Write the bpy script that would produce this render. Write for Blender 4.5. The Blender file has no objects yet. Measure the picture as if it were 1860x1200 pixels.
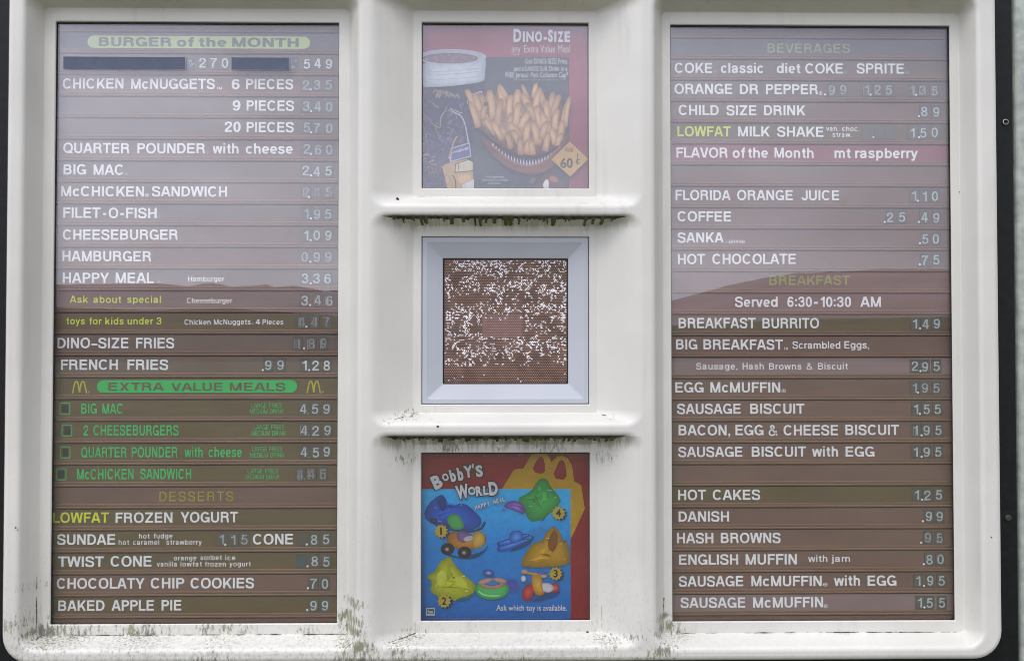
import bpy, math, random
from mathutils import Vector, Matrix, noise
from mathutils.geometry import tessellate_polygon
random.seed(7)
SC = bpy.context.scene
COL = SC.collection

# ------------------------------------------------------------------ camera
F, EYE = 1611.0, 1.45
PITCH, YAW, ROLL = math.radians(1.1126), math.radians(0.8523), math.radians(-0.0072)
cp, sp, cy, sy = math.cos(PITCH), math.sin(PITCH), math.cos(YAW), math.sin(YAW)
FWD = Vector((sy*cp, cy*cp, sp)); RT = Vector((cy, -sy, 0)); UP = RT.cross(FWD)
cr, sr = math.cos(ROLL), math.sin(ROLL)
RT, UP = RT*cr + UP*sr, -RT*sr + UP*cr
cam = bpy.data.cameras.new('camera'); co = bpy.data.objects.new('camera', cam); COL.objects.link(co)
cam.sensor_fit = 'HORIZONTAL'; cam.sensor_width = 36; cam.lens = 36*F/1860
cam.clip_start = .05; cam.clip_end = 3000
co.matrix_world = Matrix(((RT.x, UP.x, -FWD.x, 0), (RT.y, UP.y, -FWD.y, 0), (RT.z, UP.z, -FWD.z, EYE), (0, 0, 0, 1)))
SC.camera = co

def P(px, py, Y):
    d = FWD*F + RT*(px-930) - UP*(py-600)
    d = d*(Y/d.y)
    return Vector((d.x, Y, d.z+EYE))

# ------------------------------------------------------------------ sky and sun
SUN_EL, SUN_AZ = math.radians(58), math.radians(-150)
world = bpy.data.worlds.new('World'); SC.world = world; world.use_nodes = True
nt = world.node_tree; nt.nodes.clear()
out = nt.nodes.new('ShaderNodeOutputWorld'); bg = nt.nodes.new('ShaderNodeBackground')
sky = nt.nodes.new('ShaderNodeTexSky'); sky.sky_type = 'NISHITA'; sky.sun_disc = False
sky.sun_elevation = SUN_EL; sky.sun_rotation = math.radians(200); sky.air_density = 1.3; sky.dust_density = 2.5
tc = nt.nodes.new('ShaderNodeTexCoord'); mp = nt.nodes.new('ShaderNodeMapping'); mp.inputs['Scale'].default_value = (1.3, 1.3, 4.0)
nz = nt.nodes.new('ShaderNodeTexNoise'); nz.inputs['Scale'].default_value = 2.3; nz.inputs['Detail'].default_value = 6
rp = nt.nodes.new('ShaderNodeValToRGB')
rp.color_ramp.elements[0].position = .33; rp.color_ramp.elements[0].color = (5.9, 5.9, 7.2, 1)
rp.color_ramp.elements[1].position = .68; rp.color_ramp.elements[1].color = (9.9, 9.9, 11.9, 1)
mx = nt.nodes.new('ShaderNodeMixRGB'); mx.inputs['Fac'].default_value = .88
L = nt.links.new
L(tc.outputs['Generated'], mp.inputs['Vector']); L(mp.outputs['Vector'], nz.inputs['Vector'])
L(nz.outputs['Fac'], rp.inputs['Fac']); L(sky.outputs['Color'], mx.inputs['Color1']); L(rp.outputs['Color'], mx.inputs['Color2'])
sx = nt.nodes.new('ShaderNodeSeparateXYZ'); L(tc.outputs['Generated'], sx.inputs[0])
gr = nt.nodes.new('ShaderNodeMapRange'); gr.inputs['From Min'].default_value = .0; gr.inputs['From Max'].default_value = 1.0; gr.inputs['To Min'].default_value = 1.08; gr.inputs['To Max'].default_value = 1.62
L(sx.outputs['Z'], gr.inputs['Value'])
dt = nt.nodes.new('ShaderNodeVectorMath'); dt.operation = 'DOT_PRODUCT'; L(tc.outputs['Generated'], dt.inputs[0]); dt.inputs[1].default_value = (-.85, -.50, .1)
dr = nt.nodes.new('ShaderNodeMapRange'); dr.inputs['From Min'].default_value = -.2; dr.inputs['From Max'].default_value = .9; dr.inputs['To Min'].default_value = .74; dr.inputs['To Max'].default_value = 1.5
L(dt.outputs['Value'], dr.inputs['Value'])
mg = nt.nodes.new('ShaderNodeMath'); mg.operation = 'MULTIPLY'; L(gr.outputs[0], mg.inputs[0]); L(dr.outputs[0], mg.inputs[1])
sc_ = nt.nodes.new('ShaderNodeVectorMath'); sc_.operation = 'SCALE'; L(mx.outputs['Color'], sc_.inputs[0]); L(mg.outputs[0], sc_.inputs['Scale'])
L(sc_.outputs[0], bg.inputs['Color']); bg.inputs['Strength'].default_value = .13
L(bg.outputs['Background'], out.inputs['Surface'])
sun = bpy.data.lights.new('sun', 'SUN'); so = bpy.data.objects.new('sun', sun); COL.objects.link(so)
sun.energy = .95; sun.angle = math.radians(22); sun.color = (1, .96, .9)
so.rotation_euler = (math.radians(32), 0, math.radians(-22))
SC.view_settings.view_transform = 'Standard'; SC.view_settings.look = 'None'; SC.view_settings.gamma = 1
SC.view_settings.exposure = 0
SC.cycles.filter_width = .95; SC.cycles.max_bounces = 8; SC.cycles.transparent_max_bounces = 16

# ------------------------------------------------------------------ materials
def newmat(name):
    m = bpy.data.materials.new(name); m.use_nodes = True
    return m, m.node_tree, m.node_tree.nodes['Principled BSDF']
def mat(name, col, rough=.5, var=.12, scale=30, metal=0, spec=.5, bump=0, stretch=(1, 1, 1)):
    m, t, b = newmat(name)
    b.inputs['Roughness'].default_value = rough; b.inputs['Metallic'].default_value = metal
    b.inputs['Specular IOR Level'].default_value = spec
    tc = t.nodes.new('ShaderNodeTexCoord'); mp = t.nodes.new('ShaderNodeMapping'); mp.inputs['Scale'].default_value = stretch
    n = t.nodes.new('ShaderNodeTexNoise'); n.inputs['Scale'].default_value = scale; n.inputs['Detail'].default_value = 5
    geo = t.nodes.new('ShaderNodeNewGeometry')
    t.links.new(geo.outputs['Position'], mp.inputs['Vector']); t.links.new(mp.outputs['Vector'], n.inputs['Vector'])
    r = t.nodes.new('ShaderNodeValToRGB')
    r.color_ramp.elements[0].position = .3; r.color_ramp.elements[1].position = .7
    r.color_ramp.elements[0].color = tuple(c*(1-var) for c in col)+(1,)
    r.color_ramp.elements[1].color = tuple(min(1, c*(1+var)) for c in col)+(1,)
    t.links.new(n.outputs['Fac'], r.inputs['Fac']); t.links.new(r.outputs['Color'], b.inputs['Base Color'])
    if bump:
        bm = t.nodes.new('ShaderNodeBump'); bm.inputs['Strength'].default_value = bump; bm.inputs['Distance'].default_value = .002
        t.links.new(n.outputs['Fac'], bm.inputs['Height']); t.links.new(bm.outputs['Normal'], b.inputs['Normal'])
    return m

def shell_material():
    m, t, b = newmat('weathered_white_shell'); N = t.nodes.new; K = t.links.new
    b.inputs['Roughness'].default_value = .42
    geo = N('ShaderNodeNewGeometry'); pos = geo.outputs['Position']
    def nse(scale, detail=4, st=(1, 1, 1), rough=.55):
        mp = N('ShaderNodeMapping'); mp.inputs['Scale'].default_value = st; K(pos, mp.inputs['Vector'])
        n = N('ShaderNodeTexNoise'); n.inputs['Scale'].default_value = scale; n.inputs['Detail'].default_value = detail; n.inputs['Roughness'].default_value = rough
        K(mp.outputs['Vector'], n.inputs['Vector']); return n.outputs['Fac']
    def ramp(v, a, c, x=0., y=1.):
        r = N('ShaderNodeMapRange'); r.interpolation_type = 'SMOOTHSTEP'; r.inputs['From Min'].default_value = a; r.inputs['From Max'].default_value = c
        r.inputs['To Min'].default_value = x; r.inputs['To Max'].default_value = y; K(v, r.inputs['Value']); return r.outputs['Result']
    def mth(op, a, c):
        n = N('ShaderNodeMath'); n.operation = op
        for i, v in enumerate((a, c)):
            if isinstance(v, (int, float)): n.inputs[i].default_value = v
            else: K(v, n.inputs[i])
        return n.outputs[0]
    def mixc(f, a, c):
        n = N('ShaderNodeMixRGB'); K(f, n.inputs[0])
        for i, v in ((1, a), (2, c)):
            if isinstance(v, tuple): n.inputs[i].default_value = v
            else: K(v, n.inputs[i])
        return n.outputs[0]
    sep = N('ShaderNodeSeparateXYZ'); K(pos, sep.inputs[0]); z = sep.outputs['Z']
    base = mixc(ramp(nse(3.5), .35, .65), (.63, .625, .55, 1), (.69, .685, .605, 1))
    # faint rain streaks
    st = mth('MULTIPLY', ramp(nse(55, 4, (1, 1, .06)), .53, .74), ramp(nse(4, 2), .42, .65))
    base = mixc(mth('MULTIPLY', st, .30), base, (.42, .42, .37, 1))
    # speckled grime, thicker low down
    xr = ramp(sep.outputs['X'], .05, .45, 1, .22)
    low = mth('MULTIPLY', ramp(z, EYE-.56, EYE-.22, 1, 0), xr)
    spk = mth('MULTIPLY', ramp(nse(210, 6, (1, 1, .6), .7), .53, .68), ramp(nse(9, 4), .38, .62))
    base = mixc(mth('MULTIPLY', mth('MULTIPLY', spk, low), .55), base, (.20, .20, .16, 1))
    fine = ramp(nse(320, 3), .66, .74)
    base = mixc(mth('MULTIPLY', fine, .25), base, (.25, .22, .18, 1))
    # dirt sitting low: bottom border
    low2 = mth('MULTIPLY', ramp(z, EYE-.545, EYE-.49, 1, 0), xr)
    sp2 = mth('MULTIPLY', ramp(nse(120, 8, (1, 1, 1), .75), .50, .60), low2)
    base = mixc(mth('MULTIPLY', sp2, .34), base, (.15, .16, .10, 1))
    # algae patches at the lower corners of the recesses, where water stands
    Ydist = 1.60
    pts = [(78, 1150, .045, .9), (95, 1158, .07, .6), (640, 1120, .05, .9), (652, 1165, .06, .8), (1207, 1140, .045, .9), (1195, 1172, .06, .7), (748, 1152, .05, .55), (1100, 1160, .05, .55), (250, 1147, .10, .55),
           (120, 1146, .09, .6), (400, 1146, .09, .5), (560, 1150, .06, .4), (745, 752, .04, .6), (1105, 757, .03, .35), (705, 765, .035, .45), (655, 1195, .07, .9), (30, 1195, .06, .6), (1180, 1198, .07, .7), (930, 1198, .08, .6), (760, 1198, .08, .7), (400, 1198, .1, .6), (720, 1168, .04, .7), (50, 1120, .05, .5), (64, 1060, .04, .4), (648, 1090, .035, .95), (645, 1140, .04, 1.), (1203, 1120, .03, .9), (820, 815, .045, .55), (900, 812, .04, .5), (1000, 815, .05, .55), (1100, 830, .05, .45), (740, 835, .05, .45), (300, 1165, .06, .35), (30, 1130, .04, .6), (1150, 1150, .04, .5), (1235, 1150, .04, .6)]
    acc = None
    for (a, c, r, k) in pts:
        p = P(a, c, Ydist)
        vs = N('ShaderNodeVectorMath'); vs.operation = 'SUBTRACT'; K(pos, vs.inputs[0]); vs.inputs[1].default_value = p
        sc = N('ShaderNodeVectorMath'); sc.operation = 'MULTIPLY'; K(vs.outputs[0], sc.inputs[0]); sc.inputs[1].default_value = (1, .4, 2.2)
        ln = N('ShaderNodeVectorMath'); ln.operation = 'LENGTH'; K(sc.outputs[0], ln.inputs[0])
        v = ramp(ln.outputs['Value'], 0, r*1.25, k, 0)
        acc = v if acc is None else mth('MAXIMUM', acc, v)
    n1 = nse(230, 8, (1, 1, .30), .72)
    patch = ramp(mth('ADD', mth('MULTIPLY', acc, .24), n1), .585, .73)
    patch = mth('MULTIPLY', patch, ramp(acc, .04, .40))
    acol = mixc(ramp(nse(40, 3), .42, .58), (.11, .11, .07, 1), (.19, .20, .09, 1))
    base = mixc(mth('MULTIPLY', patch, .85), base, acol)
    # algae stains washed down below the two ledges
    xx = sep.outputs['X']
    for (yt, yb_, amt, xa_, xb_) in ((392, 436, .42, 690, 1150), (792, 842, .72, 690, 1155)):
        za, zb_ = P(920, yt, 1.58).z, P(920, yb_, 1.60).z
        inx = mth('MULTIPLY', ramp(xx, P(xa_-15, 400, 1.59).x, P(xa_+35, 400, 1.59).x), ramp(xx, P(xb_-35, 400, 1.59).x, P(xb_+15, 400, 1.59).x, 1, 0))
        inz = mth('MULTIPLY', ramp(z, zb_, za), ramp(z, za, za+.003, 1, 0))
        stk = ramp(mth('ADD', nse(95, 5, (1, .05, .05), .6), mth('MULTIPLY', mth('SUBTRACT', inz, .5), .28)), .50, .66)
        base = mixc(mth('MULTIPLY', mth('MULTIPLY', mth('MULTIPLY', stk, inx), inz), amt), base, (.17, .18, .09, 1))
    K(base, b.inputs['Base Color'])
    bm = N('ShaderNodeBump'); bm.inputs['Strength'].default_value = .25; bm.inputs['Distance'].default_value = .004
    K(mth('ADD', nse(14, 2), mth('MULTIPLY', nse(260, 3), .06)), bm.inputs['Height']); K(bm.outputs['Normal'], b.inputs['Normal'])
    return m

def glass_material(name, dust):
    m, t, b = newmat(name); N = t.nodes.new; K = t.links.new
    t.nodes.remove(b); o = t.nodes['Material Output']
    tr = N('ShaderNodeBsdfTransparent'); tr.inputs[0].default_value = (.99, .995, .99, 1)
    gl = N('ShaderNodeBsdfGlossy'); gl.inputs['Roughness'].default_value = .012
    lw = N('ShaderNodeLayerWeight'); lw.inputs['Blend'].default_value = .5
    pw = N('ShaderNodeMath'); pw.operation = 'POWER'; K(lw.outputs['Facing'], pw.inputs[0]); pw.inputs[1].default_value = 5
    fr = N('ShaderNodeMapRange'); fr.inputs['To Min'].default_value = .112; fr.inputs['To Max'].default_value = 1; K(pw.outputs[0], fr.inputs['Value'])
    m1 = N('ShaderNodeMixShader'); K(fr.outputs[0], m1.inputs[0]); K(tr.outputs[0], m1.inputs[1]); K(gl.outputs[0], m1.inputs[2])
    df = N('ShaderNodeBsdfDiffuse'); df.inputs[0].default_value = (.60, .60, .62, 1)
    geo = N('ShaderNodeNewGeometry'); n = N('ShaderNodeTexNoise'); n.inputs['Scale'].default_value = 5; n.inputs['Detail'].default_value = 8; n.inputs['Roughness'].default_value = .6
    K(geo.outputs['Position'], n.inputs['Vector'])
    r = N('ShaderNodeMapRange'); r.inputs['From Min'].default_value = .35; r.inputs['From Max'].default_value = .75
    r.inputs['To Min'].default_value = dust*.4; r.inputs['To Max'].default_value = dust*2; K(n.outputs['Fac'], r.inputs['Value'])
    # specks
    n2 = N('ShaderNodeTexNoise'); n2.inputs['Scale'].default_value = 260; n2.inputs['Detail'].default_value = 1; K(geo.outputs['Position'], n2.inputs['Vector'])
    r2 = N('ShaderNodeMapRange'); r2.inputs['From Min'].default_value = .80; r2.inputs['From Max'].default_value = .86; r2.inputs['To Max'].default_value = .35; K(n2.outputs['Fac'], r2.inputs['Value'])
    ad = N('ShaderNodeMath'); ad.operation = 'ADD'; K(r.outputs[0], ad.inputs[0]); K(r2.outputs[0], ad.inputs[1])
    m2 = N('ShaderNodeMixShader'); K(ad.outputs[0], m2.inputs[0]); K(m1.outputs[0], m2.inputs[1]); K(df.outputs[0], m2.inputs[2])
    K(m2.outputs[0], o.inputs['Surface'])
    return m

def print_material():
    m, t, b = newmat('printed_ink'); N = t.nodes.new; K = t.links.new
    a = N('ShaderNodeAttribute'); a.attribute_name = 'Col'
    geo = N('ShaderNodeNewGeometry'); n = N('ShaderNodeTexNoise'); n.inputs['Scale'].default_value = 90; n.inputs['Detail'].default_value = 6; K(geo.outputs['Position'], n.inputs['Vector'])
    r = N('ShaderNodeMapRange'); r.inputs['From Min'].default_value = .3; r.inputs['From Max'].default_value = .7; r.inputs['To Min'].default_value = .90; r.inputs['To Max'].default_value = 1.08; K(n.outputs['Fac'], r.inputs['Value'])
    mu = N('ShaderNodeVectorMath'); mu.operation = 'SCALE'; K(a.outputs['Color'], mu.inputs[0]); K(r.outputs[0], mu.inputs['Scale'])
    K(mu.outputs[0], b.inputs['Base Color']); b.inputs['Roughness'].default_value = .6; b.inputs['Specular IOR Level'].default_value = .2
    return m

M = {}
M['shell'] = shell_material()
M['glass'] = glass_material('window_glass', .007)
M['print'] = print_material()
M['black'] = mat('black_enamel', (.007, .009, .008), .55, .3, 60, spec=.25, bump=.3)
M['gasket_shadow_line'] = mat('dark_gasket_and_shadow', (.03, .035, .03), .8, .3, 80)
M['white_ink'] = mat('white_lettering', (.93, .95, .93), .5, .05, 60)
M['white_small'] = mat('white_small_lettering', (.95, .95, .93), .5, .03, 60)
M['faint_ink'] = mat('faint_lettering', (.36, .37, .40), .5, .1, 60)
M['yellow_ink'] = mat('yellow_lettering', (.74, .82, .05), .5, .08, 60)
M['dim_yellow'] = mat('faded_olive_lettering', (.38, .34, .02), .5, .12, 60)
M['break_yellow'] = mat('faded_yellow_lettering', (.34, .36, .06), .5, .15, 60)
M['bev_yellow'] = mat('faded_green_lettering', (.34, .42, .13), .5, .15, 60)
M['green_ink'] = mat('green_lettering', (.035, .58, .14), .5, .12, 60)
M['pill_green'] = mat('green_pill', (.02, .56, .11), .5, .05, 40)
M['pill_lime'] = mat('lime_pill', (.58, .72, .28), .5, .06, 40)
M['pill_text'] = mat('grey_pill_lettering', (.13, .15, .12), .5, .1, 60)
M['pill_text2'] = mat('brown_pill_lettering', (.13, .12, .06), .5, .2, 90)
M['arch'] = mat('yellow_arch_ink', (.55, .52, .03), .5, .15, 60)
M['digit'] = mat('digit_ink', (.46, .54, .53), .5, .15, 120)
M['digit_bright'] = mat('bright_digit_ink', (.70, .74, .73), .5, .1, 120)
M['digit_dim'] = mat('faded_digit_ink', (.34, .40, .40), .5, .2, 120)
M['smear'] = mat('smeared_digit_ink', (.30, .30, .28), .5, .35, 160, stretch=(1, 1, .1))
M['dot'] = mat('white_dot', (.95, .95, .95), .5, .02, 60)
M['tile'] = mat('smoky_tile', (.115, .105, .082), .35, .12, 90)
M['tile_dark'] = mat('dark_tile', (.06, .10, .095), .35, .12, 90)
M['tile_edge'] = mat('tile_groove', (.075, .065, .05), .5, .12, 90)
M['bar'] = mat('slate_blank_bar', (.105, .125, .175), .8, .08, 40)
M['bar_edge'] = mat('clear_tile_edge', (.36, .35, .36), .4, .1, 40)
M['box_dark'] = mat('dark_number_box', (.018, .022, .02), .5, .3, 120)
stripcol = {'mauve': (.190, .112, .080), 'olive': (.140, .100, .040), 'grey': (.165, .115, .084), 'red': (.27, .075, .085), 'blue': (.12, .115, .12), 'pale': (.27, .19, .175)}
for k, v in stripcol.items(): M['strip_'+k] = mat('menu_strip_'+k, v, .45, .09, 9, stretch=(1, 1, 3))
M['rail'] = mat('brown_rail', (.215, .120, .066), .5, .13, 16, stretch=(1, 1, 9))
M['rail_lip'] = mat('brown_rail_lip', (.235, .142, .088), .5, .12, 16)
M['backing'] = mat('brown_backing', (.06, .042, .03), .7, .2, 30)
M['paper'] = mat('poster_paper', (.5, .5, .5), .7, .05, 30)
M['frame_blue'] = mat('pale_blue_plastic', (.47, .50, .525), .38, .04, 8, bump=.1)
M['grille'] = mat('brown_perforated_metal', (.27, .165, .12), .5, .30, 45)
M['grille_worn'] = mat('worn_mauve_patch', (.30, .18, .155), .55, .15, 200)
M['fleck'] = mat('white_fleck', (.97, .98, .97), .5, .06, 100)
M['algae'] = mat('dark_green_algae', (.038, .046, .014), .9, .6, 130, bump=1, stretch=(1, 1, .5))
M['algae_light'] = mat('olive_algae', (.10, .11, .032), .9, .5, 130, bump=.6, stretch=(1, 1, .5))
M['crack'] = mat('dark_joint_dirt', (.05, .05, .035), .9, .5, 200)
M['steel'] = mat('pale_green_paint', (.42, .47, .40), .55, .25, 45, bump=.4)
M['trim'] = mat('rusty_red_brown_edge', (.10, .055, .045), .7, .3, 90)
M['screw'] = mat('zinc_screw', (.45, .45, .43), .35, .2, 200, metal=.7)
M['ground'] = mat('gravelly_ground', (.085, .082, .040), .9, .3, .8)
M['hill_far'] = mat('far_hill_haze_tint', (.36, .285, .285), .95, .2, .03)  # distance haze is put into this pale hill colour
M['hill_near'] = mat('near_hill_scrub', (.040, .036, .022), .95, .45, .07)

# ------------------------------------------------------------------ helpers
class MB:
    def __init__(s): s.v = []; s.f = []; s.m = []; s.sm = []; s.c = []
    def add(s, vs, fs, mi=0, smooth=False, cols=None):
        o = len(s.v); s.v += [tuple(v) for v in vs]
        s.f += [tuple(i+o for i in f) for f in fs]; s.m += [mi]*len(fs); s.sm += [smooth]*len(fs)
        s.c += (cols if cols else [(1, 1, 1)]*len(vs))
    def box(s, x0, x1, y0, y1, z0, z1, mi=0):
        v = [(x, y, z) for x in (x0, x1) for y in (y0, y1) for z in (z0, z1)]
        s.add(v, [(0, 1, 3, 2), (4, 6, 7, 5), (0, 4, 5, 1), (2, 3, 7, 6), (0, 2, 6, 4), (1, 5, 7, 3)], mi)
    def poly(s, pts, y, mi=0, col=None, back=0):
        """flat polygon in a plane of constant y from (x, z) points, with a real edge when back is given"""
        tri = tessellate_polygon([[Vector((a, b, 0)) for a, b in pts]])
        s.add([(a, y, b) for a, b in pts], [tuple(t) for t in tri], mi, False, [col]*len(pts) if col else None)
        if back:
            n = len(pts)
            s.add([(a, y, b) for a, b in pts]+[(a, y+back, b) for a, b in pts], [(i, (i+1) % n, n+(i+1) % n, n+i) for i in range(n)], mi, False, [col]*2*n if col else None)
    def build(s, name, mats, parent=None, fixn=False):
        me = bpy.data.meshes.new(name); me.from_pydata(s.v, [], s.f)
        for m in (mats if isinstance(mats, (list, tuple)) else [mats]): me.materials.append(m)
        me.polygons.foreach_set('material_index', s.m); me.polygons.foreach_set('use_smooth', s.sm)
        if any(c != (1, 1, 1) for c in s.c):
            a = me.color_attributes.new('Col', 'FLOAT_COLOR', 'POINT')
            a.data.foreach_set('color', [k for c in s.c for k in (c[0], c[1], c[2], 1)])
        me.update()
        if fixn:
            import bmesh
            b = bmesh.new(); b.from_mesh(me); bmesh.ops.recalc_face_normals(b, faces=b.faces); b.to_mesh(me); b.free()
        o = bpy.data.objects.new(name, me); COL.objects.link(o)
        if parent: o.parent = parent; o.matrix_parent_inverse = PINV[parent.name] if parent.name in PINV else Matrix()
        return o
PINV = {}
def thing(name, loc, label, cat, group=None):
    o = bpy.data.objects.new(name, None); COL.objects.link(o); o.location = loc; o.empty_display_size = .05
    o['label'] = label; o['category'] = cat
    if group: o['group'] = group
    PINV[o.name] = Matrix.Translation(Vector(loc)).inverted()
    return o
def chaikin(p, n=2, closed=False):
    for _ in range(n):
        q = []
        m = len(p)
        rng = range(m if closed else m-1)
        if not closed: q.append(p[0])
        for i in rng:
            a, b = p[i], p[(i+1) % m]
            q.append((a[0]*.75+b[0]*.25, a[1]*.75+b[1]*.25)); q.append((a[0]*.25+b[0]*.75, a[1]*.25+b[1]*.75))
        if not closed: q.append(p[-1])
        p = q
    return p

# ------------------------------------------------------------------ sign lettering (stroke-built grotesque)
def superarc(cx, cy, rx, ry, a0, a1, n=12, k=2.3):
    r = []
    for i in range(n+1):
        a = math.radians(a0+(a1-a0)*i/n); c, s = math.cos(a), math.sin(a)
        r.append((cx+rx*math.copysign(abs(c)**(2/k), c), cy+ry*math.copysign(abs(s)**(2/k), s)))
    return r
def ribbon(pts, h, hv, closed=False):
    n = len(pts); vs = []
    for i in range(n):
        if closed: a, b = pts[i-1], pts[(i+1) % n]; c = pts[i]
        else: a, b, c = pts[max(0, i-1)], pts[min(n-1, i+1)], pts[i]
        d1 = Vector((c[0]-a[0], c[1]-a[1])); d2 = Vector((b[0]-c[0], b[1]-c[1]))
        if d1.length < 1e-6: d1 = d2
        if d2.length < 1e-6: d2 = d1
        d1.normalize(); d2.normalize(); t = (d1+d2)
        if t.length < 1e-3: t = d1
        t.normalize(); k = 1/max(.6, t.dot(d1)); nx, ny = -t.y*k, t.x*k
        vs += [(c[0]+nx*h, c[1]+ny*hv), (c[0]-nx*h, c[1]-ny*hv)]
    m = n if closed else n-1
    return vs, [(2*i, 2*i+1, (2*i+3) % (2*n), (2*i+2) % (2*n)) for i in range(m)]
def glyph(ch, w):
    h = w/2; vh = h*.87; t2 = 2*vh; XH = .735; P_ = []
    def R(x0, y0, x1, y1): P_.append(([(x0, y0), (x1, y0), (x1, y1), (x0, y1)], [(0, 1, 2, 3)]))
    def S(p, closed=False): P_.append(ribbon(p, h, vh, closed))
    def D(xb, yb, xt, yt, k=1.):
        q = h*k*min(1.6, math.sqrt(1+((xt-xb)/(yt-yb))**2))
        P_.append(([(xb-q, yb), (xb+q, yb), (xt+q, yt), (xt-q, yt)], [(0, 1, 2, 3)]))
    A = superarc
    q = h*1.06
    def ring(cx, cyy, rx, ry): S(A(cx, cyy, rx-h, ry-vh, 0, 360, 22)[:-1], True)
    W = .8
    if ch == 'A': W = .94; D(q, 0, W/2-.035, 1); D(W-q, 0, W/2+.035, 1); R(.2, .22, W-.2, .22+t2)
    elif ch == 'B':
        W = .80; R(0, 0, w, 1); m = .525
        S([(w, 1-vh), (.46, 1-vh)]+A(.46, (1-vh+m)/2, .76-h-.46, (1-vh-m)/2, 90, -90, 8, 2)+[(w, m)])
        S([(w, m-.001), (.48, m)]+A(.48, (m+vh)/2, W-h-.48, (m-vh)/2, 90, -90, 8, 2)+[(w, vh)])
    elif ch == 'C': W = .87; S(A(.45, .5, .45-h, .51-vh, 38, 322, 20))
    elif ch == 'D': W = .82; R(0, 0, w, 1); S([(w, 1-vh), (.36, 1-vh)]+A(.36, .5, W-h-.36, .5-vh, 90, -90, 12, 2.2)+[(w, vh)])
    elif ch == 'E': W = .74; R(0, 0, w, 1); R(w, 0, W, t2); R(w, .44, .69, .44+t2); R(w, 1-t2, W-.01, 1)
    elif ch == 'F': W = .70; R(0, 0, w, 1); R(w, .43, .63, .43+t2); R(w, 1-t2, W, 1)
    elif ch == 'G': W = .90; S(A(.46, .5, .46-h, .51-vh, 38, 335, 20)); R(W-w*.85, 0, W, .50); R(.48, .50-t2, W-w*.85, .50)
    elif ch == 'H': R(0, 0, w, 1); R(W-w, 0, W, 1); R(w, .5-vh, W-w, .5+vh)
    elif ch == 'I': W = w; R(0, 0, w, 1)
    elif ch == 'J': W = .63; S([(W-h, 1), (W-h, .30)]+A(W/2, .30, W/2-h, .31-vh, 0, -180, 10))
    elif ch == 'K': W = .84; R(0, 0, w, 1); D(w*.7, .28, W-q*1.3, 1); D(W-q*1.1, 0, .36, .58)
    elif ch == 'L': W = .69; R(0, 0, w, 1); R(w, 0, W, t2)
    elif ch == 'M': W = .97; R(0, 0, w*.95, 1); R(W-w*.95, 0, W, 1); D(W/2-.02, 0, w*.62, 1, .9); D(W/2+.02, 0, W-w*.62, 1, .9)
    elif ch == 'N': R(0, 0, w*.95, 1); R(W-w*.95, 0, W, 1); D(W-w*.55, 0, w*.55, 1)
    elif ch in 'OQ':
        W = .95; ring(W/2, .5, W/2, .515)
        if ch == 'Q': D(W-.10, -.02, .60, .24)
    elif ch == 'P': W = .76; R(0, 0, w, 1); S([(w, 1-vh), (.44, 1-vh)]+A(.44, .70, W-h-.44, .30-vh, 90, -90, 8, 2)+[(w, .40+vh)])
    elif ch == 'R':
        W = .82; R(0, 0, w, 1); S([(w, 1-vh), (.48, 1-vh)]+A(.48, .72, W-.04-h-.48, .28-vh, 90, -90, 8, 2)+[(w, .44+vh)])
        S(chaikin([(.44, .44+vh), (.62, .46), (.685, .36), (.69, .18), (.72, .06), (.745, 0)], 2))
    elif ch == 'S':
        W = .80; S(chaikin([(W-h, .70), (.67, .86), (.52, 1-vh+.01), (.27, 1-vh+.01), (.12, .87), (h, .72), (.13, .60), (.36, .53), (.60, .465), (W-h, .39), (W-h, .20), (.62, .06), (.42, vh-.015), (.24, vh-.01), (.10, .13), (h*.85, .32)], 2))
    elif ch == 'T': R(W/2-h, 0, W/2+h, 1-t2); R(0, 1-t2, W, 1)
    elif ch == 'U': S([(h, 1), (h, .33)]+A(W/2, .33, W/2-h, .345-vh, 180, 360, 12)+[(W-h, 1)])
    elif ch == 'V': W = .87; D(W/2-.03, 0, q, 1); D(W/2+.03, 0, W-q, 1)
    elif ch == 'W':
        W = 1.25; D(.315, 0, q, 1); D(.335, 0, W/2-.03, 1, .95); D(W-.315, 0, W-q, 1); D(W-.335, 0, W/2+.03, 1, .95)
    elif ch == 'X': W = .86; D(q*1.2, 0, W-q*1.2, 1); D(W-q*1.2, 0, q*1.2, 1)
    elif ch == 'Y': W = .88; R(W/2-h, 0, W/2+h, .42); D(W/2-.01, .38, q*1.1, 1); D(W/2+.01, .38, W-q*1.1, 1)
    elif ch == 'Z': W = .76; R(0, 0, W, t2); R(0, 1-t2, W, 1); D(.13, t2*.9, W-.13, 1-t2*.9)
    elif ch == 'a':
        W = .68; S(chaikin([(.08, .50), (.12, .65), (.30, XH-vh), (.50, .66), (.535, .50), (.535, .18), (.56, .06), (.61, .04)], 2))
        S(chaikin([(.53, .43), (.34, .39), (.12, .33), (h, .20), (.12, .07), (.28, .065), (.46, .12), (.53, .26)], 2))
    elif ch in 'bdpq':
        W = .71; st = 0 if ch in 'bp' else W-w
        ring(W/2+(.01 if ch in 'bp' else -.01), XH/2, W/2-.01, XH/2+.01)
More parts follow.
